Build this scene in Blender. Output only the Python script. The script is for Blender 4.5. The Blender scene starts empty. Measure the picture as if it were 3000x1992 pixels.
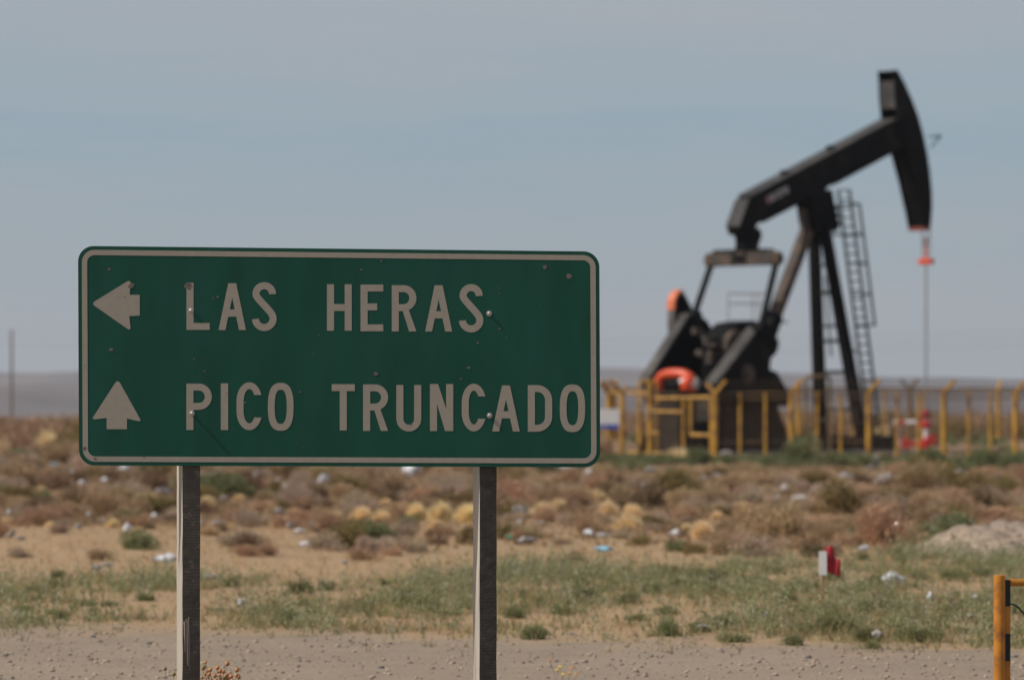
import bpy, math, random
import numpy as np
from mathutils import Vector, Matrix
from mathutils.geometry import tessellate_polygon

R = math.radians
scene = bpy.context.scene
col = scene.collection

# ------------------------------------------------------------------ camera
F = 12720.0      # focal length in units of a 3000-wide frame
CH = 1.63        # camera height
HZ = 1200.0      # horizon row
cam_d = bpy.data.cameras.new('camera')
cam = bpy.data.objects.new('camera', cam_d)
col.objects.link(cam)
cam.location = (0, 0, CH)
cam.rotation_euler = (R(90), 0, 0)
cam_d.sensor_width = 36.0
cam_d.lens = 36.0 * F / 3000.0
cam_d.shift_y = (HZ - 996.0) / 3000.0
cam_d.clip_start = 0.5
cam_d.clip_end = 60000
cam_d.dof.use_dof = True
cam_d.dof.focus_distance = 20.0
cam_d.dof.aperture_fstop = 4.0
scene.camera = cam

# ------------------------------------------------------------------ light
SUN = Vector((-0.65, -0.213, 0.73)).normalized()
sun_el = math.asin(SUN.z)
world = bpy.data.worlds.new('World')
scene.world = world
world.use_nodes = True
wn = world.node_tree
wn.nodes.clear()


def nn(tree, t, **kw):
    n = tree.nodes.new(t)
    for k, v in kw.items():
        setattr(n, k, v)
    return n


out = nn(wn, 'ShaderNodeOutputWorld')
bg = nn(wn, 'ShaderNodeBackground')
sky = nn(wn, 'ShaderNodeTexSky', sky_type='NISHITA')
sky.sun_disc = False
sky.sun_elevation = sun_el
sky.sun_rotation = math.atan2(SUN.x, SUN.y)
sky.air_density = 1.0
sky.dust_density = 1.5
sky.ozone_density = 1.5
# thin veil of high cloud and haze over the clear sky (in the sky's own units)
tc = nn(wn, 'ShaderNodeTexCoord')
sep = nn(wn, 'ShaderNodeSeparateXYZ')
wn.links.new(tc.outputs['Generated'], sep.inputs[0])
mp = nn(wn, 'ShaderNodeMapping')
mp.inputs['Scale'].default_value = (13.0, 13.0, 75.0)
wn.links.new(tc.outputs['Generated'], mp.inputs[0])
nz = nn(wn, 'ShaderNodeTexNoise')
nz.inputs['Scale'].default_value = 1.0
nz.inputs['Detail'].default_value = 5.0
nz.inputs['Roughness'].default_value = 0.5
wn.links.new(mp.outputs[0], nz.inputs['Vector'])
# elevation bent by the noise: the cloud sheets' ragged lower edges
add = nn(wn, 'ShaderNodeMath', operation='MULTIPLY_ADD')
add.inputs[1].default_value = 0.030
wn.links.new(nz.outputs['Fac'], add.inputs[0])
wn.links.new(sep.outputs['Z'], add.inputs[2])
ramp = nn(wn, 'ShaderNodeValToRGB')
e = ramp.color_ramp
e.interpolation = 'EASE'
SKYK = 1.0
def sk(r, g, b):
    return (r * SKYK, g * SKYK, b * SKYK, 1)
e.elements[0].position = 0.0
e.elements[0].color = sk(0.415, 0.425, 0.442)
e.elements[1].position = 1.0
e.elements[1].color = sk(0.40, 0.42, 0.47)
for p, c in ((0.028, sk(0.405, 0.428, 0.458)), (0.055, sk(0.338, 0.402, 0.450)), (0.078, sk(0.292, 0.390, 0.464)),
             (0.088, sk(0.318, 0.400, 0.462)), (0.102, sk(0.358, 0.408, 0.458)), (0.120, sk(0.378, 0.412, 0.458))):
    el = e.elements.new(p)
    el.color = c
wn.links.new(add.outputs[0], ramp.inputs[0])
veil = nn(wn, 'ShaderNodeMixRGB', blend_type='MULTIPLY')
veil.inputs[0].default_value = 1.0
veil.inputs[2].default_value = (10, 10, 10, 1)
mp2 = nn(wn, 'ShaderNodeMapping')
mp2.inputs['Scale'].default_value = (9.0, 9.0, 170.0)
mp2.inputs['Rotation'].default_value = (0.0, 0.035, 0.0)
wn.links.new(tc.outputs['Generated'], mp2.inputs[0])
nz2 = nn(wn, 'ShaderNodeTexNoise')
nz2.inputs['Scale'].default_value = 1.0
nz2.inputs['Detail'].default_value = 7.0
nz2.inputs['Roughness'].default_value = 0.6
nz2.inputs['Distortion'].default_value = 0.6
wn.links.new(mp2.outputs[0], nz2.inputs['Vector'])
st2 = nn(wn, 'ShaderNodeMapRange')
st2.inputs['From Min'].default_value = 0.42
st2.inputs['From Max'].default_value = 0.75
st2.inputs['To Min'].default_value = 0.0
st2.inputs['To Max'].default_value = 0.36
wn.links.new(nz2.outputs['Fac'], st2.inputs['Value'])
wisp = nn(wn, 'ShaderNodeMixRGB')
wisp.inputs[2].default_value = sk(0.405, 0.418, 0.455)
wn.links.new(st2.outputs[0], wisp.inputs[0])
wn.links.new(ramp.outputs[0], wisp.inputs[1])
wn.links.new(wisp.outputs[0], veil.inputs[1])
fac = nn(wn, 'ShaderNodeMapRange')
fac.inputs['From Min'].default_value = 0.10
fac.inputs['From Max'].default_value = 0.7
fac.inputs['To Min'].default_value = 0.93
fac.inputs['To Max'].default_value = 0.25
wn.links.new(sep.outputs['Z'], fac.inputs['Value'])
mix = nn(wn, 'ShaderNodeMixRGB')
wn.links.new(fac.outputs[0], mix.inputs[0])
wn.links.new(sky.outputs[0], mix.inputs[1])
wn.links.new(veil.outputs[0], mix.inputs[2])
wn.links.new(mix.outputs[0], bg.inputs['Color'])
bg.inputs['Strength'].default_value = 0.10
wn.links.new(bg.outputs[0], out.inputs[0])

sun_d = bpy.data.lights.new('sun', 'SUN')
sun_d.energy = 3.7
sun_d.angle = R(0.6)
sun_d.color = (1.0, 0.95, 0.86)
sun = bpy.data.objects.new('sun', sun_d)
col.objects.link(sun)
sun.location = (-30, -12, 40)
sun.rotation_euler = (-SUN).to_track_quat('-Z', 'Y').to_euler()

vs = scene.view_settings
vs.view_transform = 'Standard'
vs.look = 'None'
vs.exposure = 0.0
vs.gamma = 1.0
scene.cycles.use_denoising = True
scene.cycles.max_bounces = 6
scene.cycles.transparent_max_bounces = 12


# ------------------------------------------------------------------ helpers
def lin(r, g, b):
    def f(c):
        c /= 255.0
        return c / 12.92 if c <= 0.04045 else ((c + 0.055) / 1.055) ** 2.4
    return (f(r), f(g), f(b))


def ray(px, py, Y):
    return Vector(((px - 1500.0) / F * Y, Y, CH + (HZ - py) / F * Y))


def material(name, base, rough=0.7, metal=0.0, var=0.15, scale=8.0, alt=None, alt_amt=0.5, alt_scale=3.0, bump=0.0,
             bump_scale=60.0, rnd=0.0, stretch=(1, 1, 1), spec=0.4, trans=0.0):
    m = bpy.data.materials.new(name)
    m.use_nodes = True
    t = m.node_tree
    b = t.nodes['Principled BSDF']
    b.inputs['Roughness'].default_value = rough
    b.inputs['Metallic'].default_value = metal
    b.inputs['Specular IOR Level'].default_value = spec
    tcx = nn(t, 'ShaderNodeTexCoord')
    mpx = nn(t, 'ShaderNodeMapping')
    mpx.inputs['Scale'].default_value = stretch
    t.links.new(tcx.outputs['Object'], mpx.inputs[0])
    n1 = nn(t, 'ShaderNodeTexNoise')
    n1.inputs['Scale'].default_value = scale
    n1.inputs['Detail'].default_value = 5
    t.links.new(mpx.outputs[0], n1.inputs['Vector'])
    mr = nn(t, 'ShaderNodeMapRange')
    mr.inputs['From Min'].default_value = 0.3
    mr.inputs['From Max'].default_value = 0.7
    mr.inputs['To Min'].default_value = 1 - var
    mr.inputs['To Max'].default_value = 1 + var
    t.links.new(n1.outputs['Fac'], mr.inputs['Value'])
    cur = None
    if alt is not None:
        n2 = nn(t, 'ShaderNodeTexNoise')
        n2.inputs['Scale'].default_value = alt_scale
        n2.inputs['Detail'].default_value = 6
        t.links.new(mpx.outputs[0], n2.inputs['Vector'])
        r2 = nn(t, 'ShaderNodeMapRange')
        r2.inputs['From Min'].default_value = 0.62 - 0.3 * alt_amt
        r2.inputs['From Max'].default_value = 0.72 - 0.2 * alt_amt
        t.links.new(n2.outputs['Fac'], r2.inputs['Value'])
        mx = nn(t, 'ShaderNodeMixRGB')
        mx.inputs[1].default_value = (*base, 1)
        mx.inputs[2].default_value = (*alt, 1)
        t.links.new(r2.outputs[0], mx.inputs[0])
        cur = mx.outputs[0]
    mul = nn(t, 'ShaderNodeMixRGB', blend_type='MULTIPLY')
    mul.inputs[0].default_value = 1
    if cur is None:
        mul.inputs[1].default_value = (*base, 1)
    else:
        t.links.new(cur, mul.inputs[1])
    t.links.new(mr.outputs[0], mul.inputs[2])
    cur = mul.outputs[0]
    if rnd > 0:
        oi = nn(t, 'ShaderNodeObjectInfo')
        hs = nn(t, 'ShaderNodeHueSaturation')
        r3 = nn(t, 'ShaderNodeMapRange')
        r3.inputs['To Min'].default_value = 1 - rnd
        r3.inputs['To Max'].default_value = 1 + rnd
        t.links.new(oi.outputs['Random'], r3.inputs['Value'])
        t.links.new(r3.outputs[0], hs.inputs['Value'])
        t.links.new(cur, hs.inputs['Color'])
        r4 = nn(t, 'ShaderNodeMath', operation='MULTIPLY')
        r4.inputs[1].default_value = 7.31
        t.links.new(oi.outputs['Random'], r4.inputs[0])
        r5 = nn(t, 'ShaderNodeMath', operation='FRACT')
        t.links.new(r4.outputs[0], r5.inputs[0])
        r6 = nn(t, 'ShaderNodeMapRange')
        r6.inputs['To Min'].default_value = 0.5 - rnd * 0.09
        r6.inputs['To Max'].default_value = 0.5 + rnd * 0.09
        t.links.new(r5.outputs[0], r6.inputs['Value'])
        t.links.new(r6.outputs[0], hs.inputs['Hue'])
        cur = hs.outputs[0]
    t.links.new(cur, b.inputs['Base Color'])
    if bump > 0:
        nb = nn(t, 'ShaderNodeTexNoise')
        nb.inputs['Scale'].default_value = bump_scale
        nb.inputs['Detail'].default_value = 4
        t.links.new(mpx.outputs[0], nb.inputs['Vector'])
        bp = nn(t, 'ShaderNodeBump')
        bp.inputs['Strength'].default_value = bump
        bp.inputs['Distance'].default_value = 0.01
        t.links.new(nb.outputs['Fac'], bp.inputs['Height'])
        t.links.new(bp.outputs[0], b.inputs['Normal'])
    if trans > 0:
        tr = nn(t, 'ShaderNodeBsdfTranslucent')
        t.links.new(cur, tr.inputs['Color'])
        ms = nn(t, 'ShaderNodeMixShader')
        ms.inputs[0].default_value = trans
        t.links.new(b.outputs[0], ms.inputs[1])
        t.links.new(tr.outputs[0], ms.inputs[2])
        t.links.new(ms.outputs[0], t.nodes['Material Output'].inputs['Surface'])
    return m


class MB:
    def __init__(self):
        self.v = []
        self.f = []

    def addv(self, pts):
        i = len(self.v)
        self.v += [tuple(p) for p in pts]
        return i

    def box(self, c, s, m=None):
        hx, hy, hz = s[0] / 2, s[1] / 2, s[2] / 2
        P = [Vector((x, y, z)) for x in (-hx, hx) for y in (-hy, hy) for z in (-hz, hz)]
        if m is not None:
            P = [m @ p for p in P]
        c = Vector(c)
        i = self.addv([p + c for p in P])
        for q in ((0, 1, 3, 2), (4, 6, 7, 5), (0, 4, 5, 1), (2, 3, 7, 6), (0, 2, 6, 4), (1, 5, 7, 3)):
            self.f.append(tuple(i + k for k in q))
        return self

    def bar(self, a, b, w, h, up=Vector((0, 0, 1)), w2=None, h2=None):
        """rectangular bar from a to b; w along side, h along up; optional end size"""
        a, b = Vector(a), Vector(b)
        d = (b - a).normalized()
        side = d.cross(up)
        if side.length < 1e-4:
            side = d.cross(Vector((1, 0, 0)))
        side.normalize()
        u = side.cross(d).normalized()
        w2 = w if w2 is None else w2
        h2 = h if h2 is None else h2
        P = []
        for p, ww, hh in ((a, w, h), (b, w2, h2)):
            for sx, sy in ((-1, -1), (1, -1), (1, 1), (-1, 1)):
                P.append(p + side * (sx * ww / 2) + u * (sy * hh / 2))
        i = self.addv(P)
        self.f += [(i, i + 3, i + 2, i + 1), (i + 4, i + 5, i + 6, i + 7)]
        for k in range(4):
            k2 = (k + 1) % 4
            self.f.append((i + k, i + k2, i + 4 + k2, i + 4 + k))
        return self

    def tube(self, pts, r, n=8, r2=None, cap=True):
        pts = [Vector(p) for p in pts]
        m = len(pts)
        rings = []
        prev = None
        for k in range(m):
            if k == 0:
                d = pts[1] - pts[0]
            elif k == m - 1:
                d = pts[-1] - pts[-2]
            else:
                d = (pts[k + 1] - pts[k]).normalized() + (pts[k] - pts[k - 1]).normalized()
            d.normalize()
            if prev is None:
                a = d.orthogonal().normalized()
            else:
                a = (prev - d * prev.dot(d)).normalized()
            prev = a
            b = d.cross(a)
            rr = r if r2 is None else r + (r2 - r) * k / (m - 1)
            rings.append(self.addv([pts[k] + (a * math.cos(2 * math.pi * j / n) + b * math.sin(2 * math.pi * j / n)) * rr for j in range(n)]))
        for k in range(m - 1):
            for j in range(n):
                j2 = (j + 1) % n
                self.f.append((rings[k] + j, rings[k] + j2, rings[k + 1] + j2, rings[k + 1] + j))
        if cap:
            self.f.append(tuple(rings[0] + j for j in reversed(range(n))))
            self.f.append(tuple(rings[-1] + j for j in range(n)))
        return self

    def lathe(self, prof, n=12, m=None):
        """profile of (radius, height) about local z, moved by matrix m"""
        rings = []
        for r, z in prof:
            P = [Vector((r * math.cos(2 * math.pi * j / n), r * math.sin(2 * math.pi * j / n), z)) for j in range(n)]
            if m is not None:
                P = [m @ p for p in P]
            rings.append(self.addv(P))
        for k in range(len(rings) - 1):
            for j in range(n):
                j2 = (j + 1) % n
                self.f.append((rings[k] + j, rings[k] + j2, rings[k + 1] + j2, rings[k + 1] + j))
        self.f.append(tuple(rings[0] + j for j in reversed(range(n))))
        self.f.append(tuple(rings[-1] + j for j in range(n)))
        return self

    def prism(self, outer, holes, fn, d0, d1):
        """2-D outline (+holes) extruded between depths d0, d1; fn(x, y, d) gives the point"""
        loops = [list(outer)] + [list(h) for h in holes]
        flat = [p for l in loops for p in l]
        tris = tessellate_polygon([[Vector((p[0], p[1], 0)) for p in l] for l in loops])
        i0 = self.addv([fn(p[0], p[1], d0) for p in flat])
        i1 = self.addv([fn(p[0], p[1], d1) for p in flat])
        for t in tris:
            a, b, c = t
            A, B, C = (Vector((flat[q][0], flat[q][1])) for q in t)
            if (B - A).cross(C - A) < 0:
                b, c = c, b
            self.f.append((i0 + a, i0 + b, i0 + c))
            self.f.append((i1 + c, i1 + b, i1 + a))
        o = 0
        for l in loops:
            n = len(l)
            for k in range(n):
                k2 = (k + 1) % n
                self.f.append((i0 + o + k, i0 + o + k2, i1 + o + k2, i1 + o + k))
            o += n
        return self

    def mesh(self, name, mat, smooth=False):
        me = bpy.data.meshes.new(name)
        me.from_pydata(self.v, [], self.f)
        if mat is not None:
            me.materials.append(mat)
        import bmesh
        bm = bmesh.new()
        bm.from_mesh(me)
        bmesh.ops.recalc_face_normals(bm, faces=bm.faces)
        bm.to_mesh(me)
        bm.free()
        if smooth:
            me.polygons.foreach_set('use_smooth', [True] * len(me.polygons))
        me.update()
        return me

    def build(self, name, mat, parent=None, smooth=False, bevel=0.0):
        o = bpy.data.objects.new(name, self.mesh(name, mat, smooth))
        col.objects.link(o)
        o.parent = parent
        if bevel > 0:
            b = o.modifiers.new('bevel', 'BEVEL')
            b.width = bevel
            b.segments = 2
            b.limit_method = 'ANGLE'
            b.angle_limit = R(40)
        return o


def np_mesh(name, verts, faces, mat):
    """verts (n,3), faces (m,k) numpy"""
    me = bpy.data.meshes.new(name)
    n, k = faces.shape
    me.vertices.add(len(verts))
    me.vertices.foreach_set('co', np.ascontiguousarray(verts, dtype=np.float32).ravel())
    me.loops.add(n * k)
    me.loops.foreach_set('vertex_index', np.ascontiguousarray(faces, dtype=np.int32).ravel())
    me.polygons.add(n)
    me.polygons.foreach_set('loop_start', np.arange(0, n * k, k, dtype=np.int32))
    me.materials.append(mat)
    me.update(calc_edges=True)
    me.validate()
    return me


def link(name, me, parent=None, loc=(0, 0, 0), rz=0.0, sc=(1, 1, 1)):
    o = bpy.data.objects.new(name, me)
    col.objects.link(o)
    o.parent = parent
    o.location = loc
    o.rotation_euler = (0, 0, rz)
    o.scale = sc
    return o


def tag(o, label=None, cat=None, group=None, kind=None):
    if label:
        o['label'] = label
    if cat:
        o['category'] = cat
    if group:
        o['group'] = group
    if kind:
        o['kind'] = kind
    return o


def empty(name, loc, rz=0.0):
    o = bpy.data.objects.new(name, None)
    o.empty_display_size = 0.3
    col.objects.link(o)
    o.location = loc
    o.rotation_euler = (0, 0, rz)
    return o


rng = random.Random(7)
nrg = np.random.default_rng(11)


def sstep(a, b, x):
    t = min(1.0, max(0.0, (x - a) / (b - a)))
    return t * t * (3 - 2 * t)


def gz(x, y):
    """ground height"""
    z = 0.34 * sstep(130, 178, y)
    z += (0.05 * math.sin(x * 0.9 + y * 0.23) + 0.05 * math.sin(x * 0.35 - y * 0.31 + 1.3)) * sstep(34, 60, y) * (1 - 0.7 * sstep(120, 135, y))
    z += 0.25 * math.sin(x * 0.05 + 0.7) * sstep(190, 330, y)
    z -= 28.0 * sstep(380, 1100, y) + 6 * sstep(1100, 4000, y)
    return z


def gz_np(x, y):
    return np.array([gz(a, b) for a, b in zip(x, y)])


def gravel_edge(x):
    return 31.2 - 0.42 * x + 0.5 * math.sin(x * 1.7) + 0.35 * math.sin(x * 4.1 + 1)


def ground_at(px, py):
    """ground point seen at a pixel (near-flat part)"""
    Y = CH * F / (py - HZ)
    for _ in range(4):
        X = (px - 1500) / F * Y
        Y = (CH - gz(X, Y)) * F / (py - HZ)
    X = (px - 1500) / F * Y
    return Vector((X, Y, gz(X, Y)))


# ------------------------------------------------------------------ ground
def ground_material():
    m = bpy.data.materials.new('steppe_ground')
    m.use_nodes = True
    t = m.node_tree
    b = t.nodes['Principled BSDF']
    b.inputs['Roughness'].default_value = 0.95
    b.inputs['Specular IOR Level'].default_value = 0.1
    g = nn(t, 'ShaderNodeNewGeometry')
    s = nn(t, 'ShaderNodeSeparateXYZ')
    t.links.new(g.outputs['Position'], s.inputs[0])

    def noise(scale, detail=6, rough=0.55):
        n = nn(t, 'ShaderNodeTexNoise')
        n.inputs['Scale'].default_value = scale
        n.inputs['Detail'].default_value = detail
        n.inputs['Roughness'].default_value = rough
        t.links.new(g.outputs['Position'], n.inputs['Vector'])
        return n.outputs['Fac']

    def ramp(inp, stops):
        r = nn(t, 'ShaderNodeValToRGB')
        r.color_ramp.elements[0].position = stops[0][0]
        r.color_ramp.elements[0].color = (*stops[0][1], 1)
        r.color_ramp.elements[1].position = stops[-1][0]
        r.color_ramp.elements[1].color = (*stops[-1][1], 1)
        for p, c in stops[1:-1]:
            el = r.color_ramp.elements.new(p)
            el.color = (*c, 1)
        t.links.new(inp, r.inputs[0])
        return r.outputs[0]

    def mixc(f, a, c, mode='MIX'):
        x = nn(t, 'ShaderNodeMixRGB', blend_type=mode)
        if isinstance(f, (int, float)):
            x.inputs[0].default_value = f
        else:
            t.links.new(f, x.inputs[0])
        t.links.new(a, x.inputs[1])
        t.links.new(c, x.inputs[2])
        return x.outputs[0]
    gravel = ramp(noise(28, 8, 0.7), [(0.3, (0.21, 0.160, 0.120)), (0.5, (0.330, 0.258, 0.188)), (0.72, (0.44, 0.345, 0.255))])
    gravel = mixc(0.35, gravel, ramp(noise(0.5, 6, 0.6), [(0.38, (0.22, 0.175, 0.13)), (0.62, (0.40, 0.31, 0.225))]))
    gravel = mixc(0.4, gravel, ramp(noise(2.2, 7, 0.7), [(0.35, (0.265, 0.208, 0.152)), (0.65, (0.385, 0.288, 0.205))]))
    soil = ramp(noise(9, 8, 0.65), [(0.3, (0.25, 0.165, 0.095)), (0.5, (0.40, 0.268, 0.155)), (0.72, (0.50, 0.345, 0.21))])
    soil = mixc(0.5, soil, ramp(noise(0.6, 6), [(0.35, (0.30, 0.19, 0.11)), (0.5, (0.42, 0.285, 0.165)), (0.68, (0.36, 0.265, 0.14))]))
    # gravel shoulder: y + 0.42 x < 31
    ma = nn(t, 'ShaderNodeMath', operation='MULTIPLY_ADD')
    ma.inputs[1].default_value = 0.42
    t.links.new(s.outputs['X'], ma.inputs[0])
    t.links.new(s.outputs['Y'], ma.inputs[2])
    mb = nn(t, 'ShaderNodeMath', operation='MULTIPLY_ADD')
    mb.inputs[1].default_value = 5.0
    t.links.new(noise(1.1, 8, 0.65), mb.inputs[0])
    t.links.new(ma.outputs[0], mb.inputs[2])
    mr = nn(t, 'ShaderNodeMapRange')
    mr.inputs['From Min'].default_value = 32.6
    mr.inputs['From Max'].default_value = 34.2
    t.links.new(mb.outputs[0], mr.inputs['Value'])
    c = mixc(mr.outputs[0], gravel, soil)
    # the far plain is covered with dull scrub
    fr = nn(t, 'ShaderNodeMapRange')
    fr.inputs['From Min'].default_value = 49
    fr.inputs['From Max'].default_value = 78
    t.links.new(s.outputs['Y'], fr.inputs['Value'])
    far = ramp(noise(0.12, 8, 0.6), [(0.35, (0.225, 0.145, 0.088)), (0.65, (0.31, 0.205, 0.125))])
    c = mixc(fr.outputs[0], c, far)
    t.links.new(c, b.inputs['Base Color'])
    bp = nn(t, 'ShaderNodeBump')
    bp.inputs['Strength'].default_value = 0.8
    bp.inputs['Distance'].default_value = 0.03
    t.links.new(noise(22, 8, 0.7), bp.inputs['Height'])
    t.links.new(bp.outputs[0], b.inputs['Normal'])
    return m


M_ground = ground_material()
ys = [-400, -100, -20, 0, 8, 14]
y = 18.0
while y < 400:
    ys.append(y)
    y *= 1.012
while y < 12500:
    ys.append(y)
    y *= 1.12
NX = 140
us = np.linspace(-1, 1, NX)
us = np.sign(us) * (0.35 * np.abs(us) + 0.65 * np.abs(us) ** 3)
gv = []
for yy in ys:
    W = max(0.55 * abs(yy), 14) + 60
    for q in us:
        gv.append((q * W, yy, gz(q * W, yy)))
gf = []
for a in range(len(ys) - 1):
    for b in range(NX - 1):
        i = a * NX + b
        gf.append((i, i + 1, i + NX + 1, i + NX))
g_me = np_mesh('ground', np.array(gv), np.array(gf), M_ground)
g_me.polygons.foreach_set('use_smooth', [True] * len(g_me.polygons))
tag(link('ground', g_me), kind='structure')

# far mesa behind the plain: a long flat-topped ridge with gullied slopes
M_hill = material('mesa_soil', (0.125, 0.105, 0.098), 0.95, var=0.3, scale=0.004, alt=(0.15, 0.115, 0.10), alt_amt=0.6, alt_scale=0.0016)


def hill(name, Y0, prof, depth, drop, seed):
    rg = random.Random(seed)
    NXh, NYh = 240, 24
    V, Fc = [], []
    ph = [rg.uniform(0, 6.28) for _ in range(8)]
    for a in range(NYh):
        ta = a / (NYh - 1)
        for b in range(NXh):
            px = -2600 + 8200 * b / (NXh - 1)
            X = (px - 1500) / F * Y0
            top = CH + (HZ - np.interp(px, [p[0] for p in prof], [p[1] for p in prof])) / F * Y0
            top += 1.2 * math.sin(X * 0.011 + ph[0]) + 0.7 * math.sin(X * 0.027 + ph[1])
            base = -34.0 - drop
            sh = sstep(0.0, 0.7, ta)
            gul = (math.sin(X * 0.019 + ph[2] + 2 * ta) + 0.6 * math.sin(X * 0.047 + ph[3] - 3 * ta)) * 60 * math.sin(math.pi * min(1, ta))
            V.append((X, Y0 - depth * (1 - ta) + gul, base + (top - base) * sh))
    for a in range(NYh - 1):
        for b in range(NXh - 1):
            i = a * NXh + b
            Fc.append((i, i + 1, i + NXh + 1, i + NXh))
    me = np_mesh(name, np.array(V), np.array(Fc), M_hill)
    me.polygons.foreach_set('use_smooth', [True] * len(me.polygons))
    return tag(link(name, me), kind='structure')


hill('far_mesa', 6500, [(-2600, 1092), (0, 1096), (230, 1100), (900, 1093), (1760, 1086), (2100, 1094), (2560, 1112), (3000, 1122), (5600, 1118)], 1500, 3, 3)
hill('near_ridge', 3900, [(-2600, 1128), (0, 1138), (240, 1132), (1500, 1140), (1800, 1140), (2300, 1150), (3000, 1158), (5600, 1150)], 1300, 3, 5)

# ------------------------------------------------------------------ road sign
M_green = material('sign_green', (0.0025, 0.064, 0.038), 0.5, var=0.14, scale=3.0, stretch=(2.5, 1, 0.6), alt=(0.005, 0.069, 0.045), alt_amt=0.6, alt_scale=2.0, spec=0.3)
M_white = material('sign_reflective', (0.345, 0.300, 0.245), 0.6, var=0.05, scale=30, spec=0.2)
M_back = material('sign_metal', (0.35, 0.35, 0.34), 0.5, metal=0.6)
M_bolt = material('bolt_zinc', (0.5, 0.46, 0.42), 0.4, metal=0.6)
M_chip = material('bare_metal_chip', (0.16, 0.12, 0.11), 0.7, var=0.4, scale=80)
SY = R(8.0)
sn_t = Vector((math.cos(SY), math.sin(SY), 0))
sn_n = Vector((math.sin(SY), -math.cos(SY), 0))     # towards the road
sign_c = ray(994, 1045, 20.0)
sign = empty('road_sign', (sign_c.x, sign_c.y, 0), SY)
tag(sign, 'green road sign on two wooden posts with white arrows, border and lettering', 'road sign')


def sg(px, py, d=0.0):
    """pixel on the sign's plane -> sign-local point, d proud of the face"""
    k = Vector(((px - 1500) / F, 1, (HZ - py) / F))
    o = Vector((0, 0, CH))
    s = (sign_c - o).dot(sn_n) / k.dot(sn_n)
    p = o + k * s - Vector((sign_c.x, sign_c.y, 0))
    return Vector((p.dot(sn_t), -d, p.z))


# quad corner interpolation: (a, b) in panel pixels from its top-left corner
TL, TR, BRc, BLc = Vector((228.5, 720.6)), Vector((1756, 737.2)), Vector((1758.8, 1368.4)), Vector((231.5, 1363.3))


def quad(x, y):
    u, v = x / 1527.0, y / 637.0
    return (TL * (1 - u) + TR * u) * (1 - v) + (BLc * (1 - u) + BRc * u) * v


def rrect(x0, y0, x1, y1, r, n=10):
    P = []
    for cx, cy, a0 in ((x1 - r, y0 + r, -90), (x1 - r, y1 - r, 0), (x0 + r, y1 - r, 90), (x0 + r, y0 + r, 180)):
        for k in range(n + 1):
            a = R(a0 + 90 * k / n)
            P.append((cx + r * math.cos(a), cy + r * math.sin(a)))
    return P


def sq(x, y, d):
    p = quad(x, y)
    return sg(p.x, p.y, d)


MB().prism(rrect(0, 0, 1527, 637, 46), [], sq, 0.0, -0.004).build('panel', M_green, sign)
MB().prism(rrect(11, 11, 1516, 626, 37), [rrect(26.5, 26.5, 1500.5, 610.5, 22)], sq, 0.0012, -0.001).build('border', M_white, sign)


def arcpts(cx, cy, rx, ry, a0, a1, n=14):
    return [(cx + rx * math.cos(R(a0 + (a1 - a0) * k / n)), cy + ry * math.sin(R(a0 + (a1 - a0) * k / n))) for k in range(n + 1)]


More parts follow.
